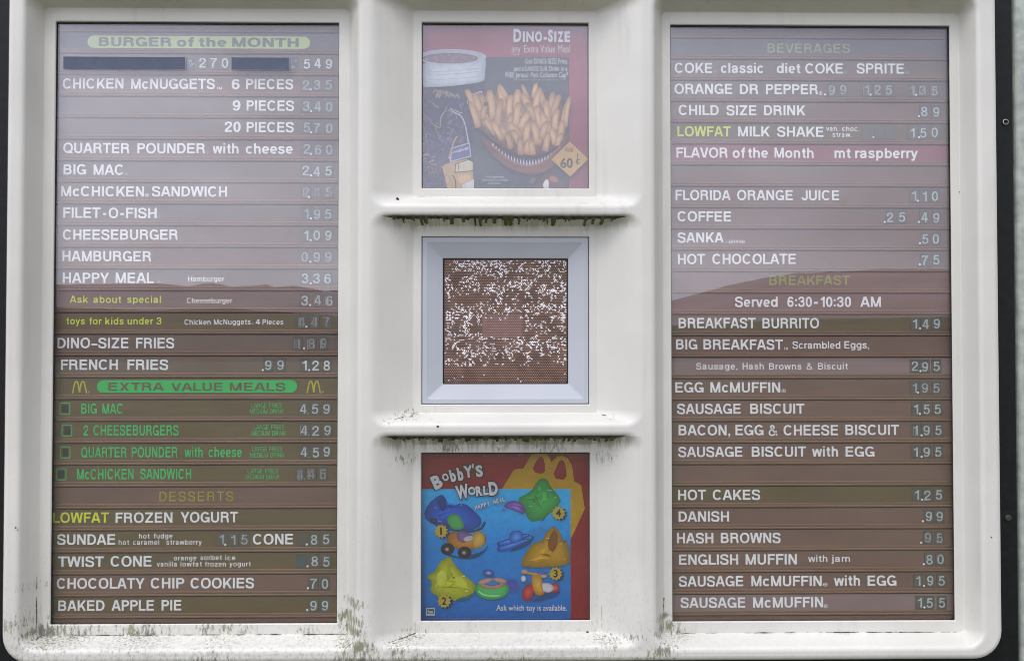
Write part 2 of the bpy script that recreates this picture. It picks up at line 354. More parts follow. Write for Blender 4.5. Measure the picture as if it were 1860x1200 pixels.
        R(st, (0 if ch in 'bd' else -.26), st+w, (1 if ch in 'bd' else XH))
    elif ch == 'c': W = .66; S(A(.345, XH/2, .345-h, XH/2+.01-vh, 40, 320, 16))
    elif ch == 'e': W = .68; S(A(.34, XH/2, .34-h, XH/2+.01-vh, -2, 318, 18)); R(w*.8, XH/2-vh*.9, W-w*.3, XH/2+vh*.75)
    elif ch == 'f': W = .42; S([(.20, 0), (.20, .75)]+chaikin([(.20, .80), (.22, .92), (.42, .93)], 2)); R(0, XH-t2, .41, XH)
    elif ch == 'g': W = .71; ring(W/2-.01, XH/2+.02, W/2-.01, XH/2-.01); S([(W-h, XH), (W-h, -.03)]+A(W/2, -.03, W/2-h, .21-vh, 0, -150, 8))
    elif ch == 'h': W = .67; R(0, 0, w, 1); S([(h, .3), (h, .42)]+A(W/2, .42, W/2-h, XH+.01-vh-.42, 180, 0, 10)+[(W-h, 0)])
    elif ch == 'i': W = w; R(0, 0, w, XH); R(0, .86, w, 1)
    elif ch == 'j': W = w; R(0, -.12, w, XH); R(0, .86, w, 1); R(-.12, -.26, w*.9, -.12)
    elif ch == 'k': W = .68; R(0, 0, w, 1); D(w*.8, .2, W-q*1.4, XH); D(W-q*1.1, 0, .31, .46)
    elif ch == 'l': W = w; R(0, 0, w, 1)
    elif ch == 'm':
        W = 1.06; R(0, 0, w, XH); c = W/2
        S([(h, .3), (h, .44)]+A((h+c)/2, .44, (c-h)/2, XH+.01-vh-.44, 180, 0, 8)+[(c, 0)])
        S([(c, .3), (c, .44)]+A((c+W-h)/2, .44, (W-h-c)/2, XH+.01-vh-.44, 180, 0, 8)+[(W-h, 0)])
    elif ch == 'n': W = .67; R(0, 0, w, XH); S([(h, .3), (h, .42)]+A(W/2, .42, W/2-h, XH+.01-vh-.42, 180, 0, 10)+[(W-h, 0)])
    elif ch == 'o': W = .74; ring(W/2, XH/2, W/2, XH/2+.01)
    elif ch == 'r': W = .43; R(0, 0, w, XH); S(chaikin([(h, .42), (.14, .60), (.26, .66), (.43, .655)], 2))
    elif ch == 's':
        W = .64; S(chaikin([(W-h, .53), (.50, .65), (.33, XH-vh+.01), (.14, .64), (h, .53), (.15, .43), (.33, .38), (.52, .33), (W-h, .20), (.5, .09), (.32, vh-.01), (.13, .08), (h*.8, .23)], 2))
    elif ch == 't': W = .41; S([(.20, .92), (.20, .22)]+chaikin([(.20, .20), (.22, .09), (.41, .075)], 2)); R(0, XH-t2, .40, XH)
    elif ch == 'u': W = .67; R(W-w, 0, W, XH); S([(h, XH), (h, .32)]+A(W/2, .32, W/2-h, .33-vh, 180, 360, 10)+[(W-h, .44)])
    elif ch == 'v': W = .72; D(W/2-.02, 0, q, XH); D(W/2+.02, 0, W-q, XH)
    elif ch == 'w': W = 1.04; D(.27, 0, q, XH); D(.285, 0, W/2-.03, XH, .9); D(W-.27, 0, W-q, XH); D(W-.285, 0, W/2+.03, XH, .9)
    elif ch == 'x': W = .72; D(q, 0, W-q, XH); D(W-q, 0, q, XH)
    elif ch == 'y': W = .72; D(W/2-.02, 0, q, XH); D(W/2-.12, -.26, W-q, XH); R(.06, -.26, W/2-.12, -.26+t2)
    elif ch == 'z': W = .62; R(0, 0, W, t2); R(0, XH-t2, W, XH); D(.12, t2*.9, W-.12, XH-t2*.9)
    elif ch == '0': W = .68; ring(W/2, .5, W/2, .51)
    elif ch == '1': W = .42; R(W-w, 0, W, 1); S([(0, .765), (.16, .78), (.28, .87), (.31, .97)])
    elif ch == '2': W = .67; R(0, 0, W, t2); S(chaikin([(h, .64), (.09, .85), (.24, 1-vh+.01), (.46, 1-vh+.01), (.595, .83), (.58, .64), (.42, .46), (.16, .25), (.09, .12)], 2))
    elif ch == '3':
        W = .67; S(chaikin([(h, .70), (.11, .86), (.25, 1-vh+.01), (.46, 1-vh), (.58, .82), (.55, .62), (.40, .54), (.25, .54)], 2))
        S(chaikin([(.25, .54), (.45, .53), (.59, .42), (.59, .18), (.46, vh), (.22, vh-.01), (.09, .14), (h, .31)], 2))
    elif ch == '4': W = .70; R(.42, 0, .42+w, 1); R(0, .22, W, .22+t2); D(.09, .3, .42, 1, .85)
    elif ch == '5':
        W = .67; R(.10, 1-t2, .62, 1); D(.12, .45, .18, 1-t2*.5, .95)
        S(chaikin([(.12, .50), (.26, .62), (.48, .60), (.59, .44), (.59, .20), (.46, vh), (.22, vh-.01), (.10, .12), (h, .27)], 2))
    elif ch == '6':
        W = .67; ring(W/2, .32, W/2, .33)
        S(chaikin([(.09, .32), (.09, .62), (.18, .86), (.32, 1-vh+.01), (.50, .90), (.58, .76)], 2))
    elif ch == '9':
        W = .67; ring(W/2, .68, W/2, .33)
        S(chaikin([(.58, .68), (.58, .38), (.49, .14), (.35, vh-.01), (.17, .10), (.09, .24)], 2))
    elif ch == '7': W = .66; R(0, 1-t2, W, 1); S(chaikin([(.57, 1-t2), (.36, .65), (.25, .32), (.22, 0)], 2))
    elif ch == '8': W = .67; ring(W/2, .745, W/2-.03, .265); ring(W/2, .275, W/2, .285)
    elif ch == '&':
        W = .86; h *= .8; vh = h*.9; S(chaikin([(.80, .0), (.50, .36), (.20, .70), (.17, .88), (.33, .97), (.50, .88), (.48, .70), (.26, .54), (.04, .40), (.04, .08), (.30, -.02), (.56, .08), (.68, .30), (.70, .46)], 3))
    elif ch == '.': W = w; R(0, 0, w, w*.9)
    elif ch == ',': W = w; R(0, 0, w, w*.9); D(w*.35, -.17, w*.75, 0, .5)
    elif ch == ':': W = w; R(0, .06, w, .06+w*.9); R(0, .58, w, .58+w*.9)
    elif ch == '-': W = .36; R(0, .30, W, .30+t2*1.1)
    elif ch == '(':  # registered mark: ring with a small R
        W = 1.; S(A(.5, .5, .46, .46, 0, 360, 16)[:-1], True); R(.33, .28, .42, .72); S([(.42, .68), (.60, .66), (.60, .54), (.42, .52)]); S([(.5, .52), (.64, .28)])
    elif ch == ' ': W = .3
    return P_, W
SIDE = {'A': .0, 'V': .0, 'W': .0, 'Y': .0, 'T': .02, 'v': .01, 'w': .01, 'y': .01, 'L': .07, '.': .08, ',': .08, 'J': .05}
RS = {'L': .01, 'F': .02, 'T': .02, 'r': .0, 'f': .01, 'P': .03, 'K': .01}
def text_geo(word, w, space=0.):
    out_, x = [], 0.; k = 0
    for i, ch in enumerate(word):
        pieces, W = glyph(ch, w); ls = SIDE.get(ch, .055 if ch in 'CGOQSaceodgqs0' else .085)
        if i: x += ls
        for vs, fs in pieces:
            out_.append(([(a+x, b) for a, b in vs], fs, k % 3)); k += 1
        x += W + RS.get(ch, SIDE.get(ch, .055 if ch in 'DGOQSbceopst0' else .085)) + space
    last = word[-1]
    x -= RS.get(last, SIDE.get(last, .055 if last in 'DGOQSbceopst0' else .085)) + space
    return out_, x
def put_text(mb, word, x0, x1, zb, cap, Y, w=.175, mi=0, space=0., shear=0):
    tilt = random.uniform(-.0035, .0035); zb += random.uniform(-.00025, .00025)
    geo, W = text_geo(word, w, space); sx = (x1-x0)/W
    for vs, fs, k in geo:
        mb.add([(x0+a*sx+b*cap*shear, Y-.00004*k, zb+b*cap+tilt*(a*sx-(x1-x0)/2)) for a, b in vs], fs, mi)

# ------------------------------------------------------------------ planes of depth
YL = 1.611                 # inner lip of the recesses
YF = YL-.0435              # front face of the shell
YP = YL+.019               # face of the menu strips
def wrect(x0, x1, y0, y1, Y):
    xm, ym = (x0+x1)/2, (y0+y1)/2
    return [P(x0, ym, Y).x, P(x1, ym, Y).x, P(xm, y1, Y).z, P(xm, y0, Y).z]    # xmin xmax zmin zmax
FRONT = {'L': (38, 651, -16, 1180), 'C1': (677, 1162, -13, 371), 'C2': (677, 1162, 391, 769), 'C3': (677, 1163, 790, 1174), 'R': (1189, 1781, -12, 1176)}
LIP = {'L': (76, 633, 15, 1153), 'C1': (750, 1085, 20, 358), 'C2': (750, 1085, 410, 750), 'C3': (750, 1087, 806, 1149), 'R': (1204, 1746, 23, 1149)}
Hs = EYE
WIN = {'L': [-.8041, -.2918, -.4955+Hs, .5919+Hs], 'C1': [-.1402, .1642, .2902+Hs, .5938+Hs], 'C2': [-.1402, .1642, -.1025+Hs, .2017+Hs], 'C3': [-.1402, .1650, -.4921+Hs, -.1902+Hs], 'R': [.3149, .8304, -.4955+Hs, .5919+Hs]}
def rrect(b, r, n=7):
    x0, x1, z0, z1 = b; r = min(r, (x1-x0)/2.01, (z1-z0)/2.01); q = []
    for cx, cz, a0 in ((x1-r, z1-r, 0), (x0+r, z1-r, 90), (x0+r, z0+r, 180), (x1-r, z0+r, 270)):
        for i in range(n+1):
            a = math.radians(a0+90*i/n); q.append((cx+r*math.cos(a), cz+r*math.sin(a)))
    return q
def expand(b, e): return [b[0]-e, b[1]+e, b[2]-e, b[3]+e]
def lerpb(a, b, t): return [a[i]+(b[i]-a[i])*t for i in range(4)]
def loft(mb, loops, mi=0):
    n = len(loops[0][0]); vs = []; fs = []
    for pts, y in loops: vs += [(a, y, b) for a, b in pts]
    for k in range(len(loops)-1):
        for i in range(n): fs.append((k*n+i, k*n+(i+1) % n, (k+1)*n+(i+1) % n, (k+1)*n+i))
    mb.add(vs, fs, mi, True)

# ------------------------------------------------------------------ the board housing
board = thing('menu_board', (0.02, YF+.06, .75), 'large white moulded outdoor menu board with five recessed windows', 'menu board')
OUT = wrect(7, 1817, -75, 1203, YF)
sh = MB(); front_holes = []
EF = .007
for key in ('L', 'C1', 'C2', 'C3', 'R'):
    fb = wrect(*FRONT[key], YF); lb = wrect(*LIP[key], YL); wb = WIN[key]; D_ = YL-YF
    rf, rl = (.030 if key[0] != 'C' else .024), .007
    loops = []
    def at(s, t, e=0.): loops.append((rrect(expand(lerpb(fb, lb, s), e), max(.0015, (rf+(rl-rf)*s)+e)), YF+D_*t))
    for i in range(6):                                   # rolled front edge
        u = i/5; e = EF*(1-u)**2; s = .16*u*u; at(s, s, e)
    at(.5, .5); at(.93, .93)
    for i in range(1, 5):
        u = i/4; s = .93+.07*(1-(1-u)**2); t = s
        loops.append((rrect(expand(lerpb(fb, lb, s), -.0012*u*u), rl+.07*(rf-rl)*(1-u)), YF+D_*min(1, t)))
    loops.append((rrect(expand(wb, .0016), .0022), YL))
    loops.append((rrect(expand(wb, .0004), .0012), YL+.0008))
    loops.append((rrect(wb, .001), YL+.0025)); loops.append((rrect(expand(wb, .015), .002), YL+.0027)); loops.append((rrect(expand(wb, .015), .002), YL+.030))
    # keep the flat lip crisp: double loop around it
    loft(sh, loops)
    front_holes.append(loops[0][0])
outer = [(rrect(expand(OUT, -.010), .040), YF)]
for i in range(1, 6):
    a = math.radians(90*i/5); outer.append((rrect(expand(OUT, -.010+.010*math.sin(a)), .040+.010*math.sin(a)), YF+.010*(1-math.cos(a))))
outer.append((rrect(OUT, .05), YF+.055))
loft(sh, outer)
polys = [[Vector((a, b, 0)) for a, b in outer[0][0]]] + [[Vector((a, b, 0)) for a, b in reversed(h_)] for h_ in front_holes]
flat = [v for p in polys for v in p]
sh.add([(v.x, YF, v.y) for v in flat], [tuple(t) for t in tessellate_polygon(polys)], 0, True)
shell = sh.build('face_shell', M['shell'], board)
import bmesh
b_ = bmesh.new(); b_.from_mesh(shell.data); bmesh.ops.remove_doubles(b_, verts=b_.verts, dist=1e-5)
bmesh.ops.recalc_face_normals(b_, faces=b_.faces)
b_.faces.ensure_lookup_table()
if sum(f.normal.y*f.calc_area() for f in b_.faces) > 0: bmesh.ops.reverse_faces(b_, faces=b_.faces)
for f in b_.faces:
    if abs(f.normal.y) > .9999: f.smooth = False
b_.to_mesh(shell.data); b_.free()
wn = shell.modifiers.new('weighted normals', 'WEIGHTED_NORMAL'); wn.keep_sharp = True

mb = MB()   # black cabinet behind the shell, wider than it
CB = wrect(2, 1843, -110, 1240, YF+.05)
cb = [-1.2, P(1845, 600, YF+.05).x, P(900, 1245, YF+.05).z, CB[3]]
loft(mb, [(rrect(expand(cb, -.002), .02), YF+.05), (rrect(cb, .02), YF+.052), (rrect(cb, .02), YF+.17)])
pp = rrect(expand(cb, -.002), .02); hh = rrect(expand(OUT, -.05), .04)
tri = tessellate_polygon([[Vector((a, b, 0)) for a, b in pp], [Vector((a, b, 0)) for a, b in reversed(hh)]])
mb.add([(a, YF+.05, b) for a, b in pp+list(reversed(hh))], [tuple(t) for t in tri])
pp = rrect(cb, .02); mb.add([(a, YF+.17, b) for a, b in pp], [tuple(range(len(pp)))])
mb.build('cabinet', M['black'], board)
mb = MB(); xa = P(11.5, 600, YF+.03).x     # red-brown sealing edge on the left, pale one on the right
mb.box(OUT[0]-.0035, OUT[0]-.0002, YF+.012, YF+.05, OUT[2]+.06, OUT[3]-.05)
mb.build('edge_seal', M['trim'], board)
mb = MB(); mb.box(OUT[1]+.0003, OUT[1]+.002, YF+.02, YF+.05, OUT[2]+.06, OUT[3]-.05)
mb.build('edge_seal', M['trim'], board)
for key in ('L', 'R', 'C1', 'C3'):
    wb = WIN[key]; mb = MB(); g = .0045; e = expand(wb, .004); yy = YL+.0115
    mb.box(wb[0]-.012, wb[1]+.012, YL+.0055, YL+.0085, wb[2]-.012, wb[3]+.012)
    mb.build('window_pane', M['glass'], board)
    mb = MB()
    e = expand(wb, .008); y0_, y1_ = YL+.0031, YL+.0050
    mb.box(e[0], e[1], y0_, y1_, wb[3]-.0022, e[3]); mb.box(e[0], e[1], y0_, y1_, e[2], wb[2]-.0008)  # top strip widened to draw the shadow line under the lip
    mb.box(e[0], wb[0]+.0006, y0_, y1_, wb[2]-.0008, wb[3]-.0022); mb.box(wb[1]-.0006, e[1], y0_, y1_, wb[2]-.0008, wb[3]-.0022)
    mb.build('gasket_shadow_line', M['gasket_shadow_line'], board)
def screw(px, py, r, mats, hollow):
    c = P(px, py, YF+.049); mb = MB(); n = 16
    prof = ([(r, 0), (r, -.0015), (r*.75, -.002), (r*.62, -.0012), (0, -.0008)] if hollow else [(r, 0), (r*.95, -.0015), (r*.6, -.0022), (0, -.0024)])
    vs = []; fs = []
    for k, (rr, d) in enumerate(prof):
        for i in range(n): a = 2*math.pi*i/n; vs.append((c.x+rr*math.cos(a), c.y+d, c.z+rr*math.sin(a)))
    for k in range(len(prof)-1):
        for i in range(n): fs.append((k*n+i, k*n+(i+1) % n, (k+1)*n+(i+1) % n, (k+1)*n+i))
    mb.add(vs, fs, 0, True)
    if hollow: mb.m = [1 if k >= 2*n else 0 for k in range(len(mb.f))]
    mb.build('screw', mats, board)
screw(1826, 222, .0055, [M['screw'], M['black']], True); screw(1831, 940, .0060, [M['crack'], M['crack']], False)

# ------------------------------------------------------------------ dirt, algae and cracks on the shell
def slope_point(key, side, x, s, lift=.0008):
    fb = wrect(*FRONT[key], YF); lb = wrect(*LIP[key], YL)
    i = 3 if side == 'top' else 2
    z = fb[i]+(lb[i]-fb[i])*s; y = YF+(YL-YF)*s
    return Vector((x, y-lift*.5, z+(-lift if side == 'top' else lift)))
def algae(key, label, seed, lk=1., sp=1.):
    rnd = random.Random(seed); mb = MB()
    fb = wrect(*FRONT[key], YF); x0, x1 = fb[0]+.016, fb[1]-.022
    n = 420
    # continuous dark ragged band under the ledge edge
    a = []; b = []
    for i in range(n+1):
        x = x0+(x1-x0)*i/n; e = min(1, min(i, n-i)/24)
        k = noise.noise(Vector((x*60, seed, 0)))*.5+noise.noise(Vector((x*210, seed, 3)))*.5
        wd = (.26+.26*k)*e
        a.append(slope_point(key, 'top', x, .055-.02*e)); b.append(slope_point(key, 'top', x, .055+max(.012, wd)))
    mb.add(a+b, [(i, i+1, n+2+i, n+1+i) for i in range(n)], 0, True)
    # tongues running down
    x = x0+.02
    while x < x1-.02:
        dens = noise.noise(Vector((x*14, seed+9, 1)))
        ln = .30+.70*lk*rnd.random() if dens > -.3 else .25*rnd.random()+.05
        wdt = rnd.uniform(.0035, .0095); m = 14; L_, R_ = [], []
        for k in range(m+1):
            s = .05+ln*k/m
            c = x+.0015*noise.noise(Vector((x*40, s*6, seed))); ww = wdt*(1.25-.75*k/m)*(1+.5*noise.noise(Vector((x*90, s*14, seed))))*(1 if k < m else .35)
            if k >= m-3: ww *= 1.25
            L_.append(slope_point(key, 'top', c-ww/2, s, .0012)); R_.append(slope_point(key, 'top', c+ww/2, s, .0012))
        mb.add(L_+R_, [(k, k+1, m+2+k, m+1+k) for k in range(m)], 0 if rnd.random() < .35 else 1, True)
        x += rnd.uniform(.005, .020)*sp
    o = mb.build('algae_growth', [M['algae'], M['algae_light']]); o['kind'] = 'stuff'; o['label'] = label; o['category'] = 'algae'
    return o
algae('C2', 'dark green algae drips under the ledge above the speaker', 3, 1., 1.1)
algae('C3', 'dark green algae drips under the ledge above the toy poster', 8, .55, .7)

def ragged_line(pts, width, seed, Yfun, name='joint_crack', vert=False):
    rnd = random.Random(seed); mb = MB(); dense = []
    for i in range(len(pts)-1):
        a, b = pts[i], pts[i+1]; n = max(2, int(math.hypot(b[0]-a[0], b[1]-a[1])/2))
        dense += [(a[0]+(b[0]-a[0])*k/n, a[1]+(b[1]-a[1])*k/n) for k in range(n)]
    run = []
    def flush(run):
        if len(run) < 3: return
        m = len(run); L_, R_ = [], []
        for i, (x, y, w_) in enumerate(run):
            Y = Yfun(x, y)-.0006; L_.append(P(x-w_/2, y, Y) if vert else P(x, y-w_/2, Y)); R_.append(P(x+w_/2, y, Y) if vert else P(x, y+w_/2, Y))
        mb.add(L_+R_, [(i, i+1, m+i+1, m+i) for i in range(m-1)])
    for x, y in dense:
        k = noise.noise(Vector((x*.045, y*.045, seed)))+.5*noise.noise(Vector((x*.3, y*.3, seed)))
        w_ = width*(.5+1.3*k)
        if w_ > .1*width: run.append((x, y+rnd.uniform(-.3, .3), w_))
        else: flush(run); run = []
    flush(run)
    if mb.v: mb.build(name, M['crack'], board)['kind'] = 'stuff'
# joints where the slopes meet the lips
lipY = lambda x, y: YL
ragged_line([(757, 358.5), (1080, 360)], 1.8, 1, lambda x, y: YL-.0012)
ragged_line([(100, 1152), (200, 1153), (630, 1151)], 1.4, 3, lambda x, y: YL-.0012)
ragged_line([(1240, 1149), (1740, 1147)], 1.3, 5, lambda x, y: YL-.0012)
def slopeY(key):
    f, l = FRONT[key], LIP[key]
    return lambda x, y: YL-(YL-YF)*max(0, min(1, (y-l[3])/(f[3]-l[3])))-.0006
ragged_line([(758, 748), (745, 753), (720, 761), (700, 765)], 2.6, 11, slopeY('C2'))
ragged_line([(1082, 748), (1095, 754), (1118, 757), (1132, 762)], 3.0, 12, slopeY('C2'))
ragged_line([(755, 1149), (735, 1157), (703, 1168)], 2.6, 13, slopeY('C3'))
ragged_line([(1090, 1151), (1110, 1160), (1135, 1168)], 1.8, 14, slopeY('C3'))
ragged_line([(76, 1153), (60, 1165), (50, 1175)], 1.6, 15, slopeY('L'))
ragged_line([(67, 1045), (66, 1100), (67, 1150)], 2.2, 21, lambda x, y: YL-.009, vert=True)
ragged_line([(1206, 1085), (1205, 1120), (1200, 1158)], 2.4, 22, lambda x, y: YL-.004, vert=True)
ragged_line([(636, 1080), (637, 1148)], 1.4, 23, lambda x, y: YL-.006, vert=True)
ragged_line([(1093, 1098), (1093, 1148)], 1.2, 24, lambda x, y: YL-.007, vert=True)
def chip(px, py, r, Y, seed):
    rnd = random.Random(seed); mb = MB(); c = P(px, py, Y-.0006)
    q = [(c.x+r*rnd.uniform(.6, 1.1)*math.cos(a*math.pi/4), c.z+r*rnd.uniform(.6, 1.1)*math.sin(a*math.pi/4)) for a in range(8)]
    mb.poly(q, c.y, back=.0004); mb.build('paint_chip', M['crack'], board)
for i, (a, b, r, Y) in enumerate([(795, 774, .0024, YF), (1743, 349, .0014, YL), (722, 361, .003, YF+.02), (1067, 1148, .0035, YL), (1226, 1068, .001, YL), (28, 958, .0016, YF), (32, 962, .0012, YF), (1801, 975, .0015, YF)]): chip(a, b, r, Y, i)

# ------------------------------------------------------------------ menu panels
BIG = (24.4, 18.6)
WORDS_L = {
 2: [('CHICKEN', 113.8, 224.3), ('McNUGGETS', 238, 390), ('6', 421, 435.2), ('PIECES', 447, 532.6), ('TM', 393, 403, 'tm')],
 3: [('9', 422.5, 436.5), ('PIECES', 447.9, 533.9)], 4: [('20', 408.3, 437.1), ('PIECES', 447.9, 533.4)],
 5: [('QUARTER', 114.9, 234.9), ('POUNDER', 249.6, 372.2), ('(', 375, 380, 'rf'), ('with', 386.1, 433.3), ('cheese', 446.3, 531.8)],
 6: [('BIG', 115.3, 156.5), ('MAC', 170, 224.6), ('(', 227, 233, 'rf')],
 7: [('McCHICKEN', 110.9, 261.8), ('(', 264, 270.5, 'r'), ('SANDWICH', 276, 412.6)],
 8: [('FILET', 114.9, 182.6), ('-', 186.9, 192.9), ('O', 197.4, 214.8), ('-', 218.3, 225.4), ('FISH', 229, 284.5), ('(', 286.5, 292.5, 'rf')],
 9: [('CHEESEBURGER', 114, 322.8)], 10: [('HAMBURGER', 113.3, 274.2)],
 11: [('HAPPY', 113.8, 198.2), ('MEAL', 210, 279.7), ('(', 285, 290, 'rf'), ('Hamburger', 341.5, 407.5, 's')],
 12: [('Ask', 126.7, 159.7, 'y'), ('about', 169.7, 220.2, 'y'), ('special', 230.9, 292.4, 'y'), ('Cheeseburger', 339.4, 422.1, 's')],
 13: [('toys', 120.9, 154.1, 'y'), ('for', 162.4, 184.7, 'y'), ('kids', 191.3, 224.6, 'y'), ('under', 231.7, 278.4, 'y'), ('3', 284.5, 293, 'y'), ('Chicken', 335, 382.6, 's'), ('McNuggets', 388.5, 455.3, 's'), ('4', 464.2, 472.4, 's'), ('Pieces', 476.9, 514.9, 's'), ('(', 457, 460.5, 'rs')],
 14: [('DINO', 104.3, 163.6), ('-', 166, 176.8, 'hy'), ('SIZE', 178.7, 233.3), ('FRIES', 247, 316.4)],
 15: [('FRENCH', 110.6, 214), ('FRIES', 231.4, 305.4)],
 17: [('BIG', 147.3, 176, 'g'), ('MAC', 185.8, 223.3, 'g'), ('LARGE', 456.9, 484.3, 'g1'), ('FRIES', 489, 512.3, 'g1'), ('MEDIUM', 453.7, 485.9, 'g2'), ('DRINK', 490.6, 515.5, 'g2')],
 18: [('2', 151.8, 160, 'g'), ('CHEESEBURGERS', 169.7, 324.4, 'g'), ('LARGE', 460.9, 488, 'g1'), ('FRIES', 492.7, 516.5, 'g1'), ('MEDIUM', 457, 490.2, 'g2'), ('DRINK', 494.6, 519.5, 'g2')],
 19: [('QUARTER', 147.3, 229.8, 'g'), ('POUNDER', 239.3, 322.3, 'g'), ('with', 335.4, 368, 'g'), ('cheese', 379, 439.2, 'g'), ('LARGE', 458, 485, 'g1'), ('FRIES', 489.5, 512.8, 'g1'), ('MEDIUM', 454.5, 486.7, 'g2'), ('DRINK', 491, 516.5, 'g2')],
 20: [('McCHICKEN', 139.9, 242.8, 'g'), ('SANDWICH', 254.7, 347.3, 'g'), ('LARGE', 450, 477, 'g1'), ('FRIES', 482, 505, 'g1'), ('MEDIUM', 446.8, 479.2, 'g2'), ('DRINK', 483.5, 508, 'g2')],
 21: [('DESSERTS', 289.5, 423.7, 'dy')],
 22: [('LOWFAT', 95.8, 197.7, 'Y'), ('FROZEN', 209.9, 313.3), ('YOGURT', 328, 432.4)],
 23: [('SUNDAE', 103.9, 209.2), ('hot', 252.3, 271.6, 't1'), ('fudge', 279.2, 313.3, 't1'), ('hot', 215.6, 234.4, 't2'), ('caramel', 241.5, 289.2, 't2'), ('strawberry', 302.2, 366.7, 't2'), ('CONE', 459.4, 532.3)],
 24: [('TWIST', 105.5, 188.5), ('CONE', 200.8, 275.3), ('orange', 315.7, 356.8, 't1'), ('sorbet', 364, 402.8, 't1'), ('ice', 409.4, 427.6, 't1'), ('vanilla', 284.8, 321.5, 't2'), ('lowfat', 328, 366.7, 't2'), ('frozen', 372.4, 410.4, 't2'), ('yogurt', 416.7, 455.5, 't2')],
 25: [('CHOCOLATY', 103, 262.6), ('CHIP', 273.7, 335), ('COOKIES', 346, 461.3)],
 26: [('BAKED', 105.8, 190), ('APPLE', 202.7, 279.5), ('PIE', 293.5, 329.4)],
}
WORDS_R = {
 0: [('BEVERAGES', 1394.2, 1543.6, 'bv')],
 1: [('COKE', 1225.5, 1293.6), ('(', 1296, 1302.6, 'rf'), ('classic', 1309.3, 1387), ('diet', 1411, 1453.9), ('COKE', 1462.6, 1531), ('(', 1532.5, 1538, 'rf'), ('SPRITE', 1556.3, 1641.8), ('(', 1643.7, 1650.8, 'rf')],
 2: [('ORANGE', 1225, 1330.3), ('DR', 1343.8, 1377), ('PEPPER', 1391.3, 1485.4), ('(', 1487.5, 1493.5, 'r')],
 3: [('CHILD', 1232.6, 1305.5), ('SIZE', 1319.7, 1373.9), ('DRINK', 1387.7, 1462.9)],
 4: [('LOWFAT', 1230.6, 1327.7, 'Y'), ('MILK', 1340.6, 1398.4), ('SHAKE', 1411.9, 1495.8), ('van.', 1500.6, 1523, 't1'), ('choc.', 1529.7, 1560.7, 't1'), ('straw.', 1512, 1547, 't2')],
 5: [('FLAVOR', 1228.7, 1321.6), ('of', 1330.7, 1353.6), ('the', 1358.4, 1395), ('Month', 1406.8, 1477.9), ('mt', 1515.9, 1544.9), ('raspberry', 1553.5, 1667.5)],
 7: [('FLORIDA', 1227.1, 1327.2), ('ORANGE', 1339, 1440), ('JUICE', 1456, 1524.2)],
 8: [('COFFEE', 1230.6, 1328)],
 9: [('SANKA', 1230.9, 1314.5), ('(', 1316.4, 1322, 'rf'), ('BRAND', 1324, 1353, 'br')],
 10: [('HOT', 1231.4, 1280.8), ('CHOCOLATE', 1293.9, 1445.5)],
 11: [('BREAKFAST', 1397.6, 1543.6, 'bk')],
 12: [('Served', 1335.4, 1412.7), ('6:30', 1430.4, 1474.8), ('-', 1478.4, 1485.4), ('10:30', 1491, 1546), ('AM', 1562.6, 1600.2)],
 13: [('BREAKFAST', 1232.6, 1372.6), ('BURRITO', 1385, 1487.7)],
 14: [('BIG', 1227.9, 1266.7), ('BREAKFAST', 1277.8, 1422.2), ('TM', 1423.8, 1431, 'tm'), ('Scrambled', 1439.6, 1526.5, 'm'), ('Eggs,', 1533.8, 1578.5, 'm')],
 15: [('Sausage,', 1264.6, 1339.5, 'n'), ('Hash', 1348.9, 1387.4, 'n'), ('Browns', 1396.9, 1455.8, 'n'), ('&', 1465.4, 1476, 'n'), ('Biscuit', 1486, 1540, 'n')],
 16: [('EGG', 1226.6, 1278), ('McMUFFIN', 1290.4, 1417.4), ('(', 1419.8, 1427, 'r')],
 17: [('SAUSAGE', 1230.1, 1345.4), ('BISCUIT', 1362.8, 1461.3)],
 18: [('BACON,', 1232.6, 1326.4), ('EGG', 1335.9, 1386.9), ('&', 1396.9, 1412.7), ('CHEESE', 1423.3, 1522.3), ('BISCUIT', 1535.7, 1633)],
 19: [('SAUSAGE', 1232.2, 1348.6), ('BISCUIT', 1365.5, 1464.2), ('with', 1475.2, 1522.3), ('EGG', 1536, 1588.4)],
 21: [('HOT', 1231.9, 1282.4), ('CAKES', 1294.7, 1380.7)], 22: [('DANISH', 1232.6, 1324.3)],
 23: [('HASH', 1229.8, 1295.8), ('BROWNS', 1309.3, 1417.9)],
 24: [('ENGLISH', 1233.3, 1341), ('MUFFIN', 1354.4, 1447.5), ('with', 1468, 1503, 'j'), ('jam', 1512, 1544, 'j')],
 25: [('SAUSAGE', 1233.3, 1350), ('McMUFFIN', 1364.9, 1492.6), ('(', 1495.3, 1503, 'r'), ('with', 1515, 1562.3), ('EGG', 1576, 1628.4)],
 26: [('SAUSAGE', 1236.4, 1353.8), ('McMUFFIN', 1368, 1495.3), ('(', 1497, 1503, 'r')],
}
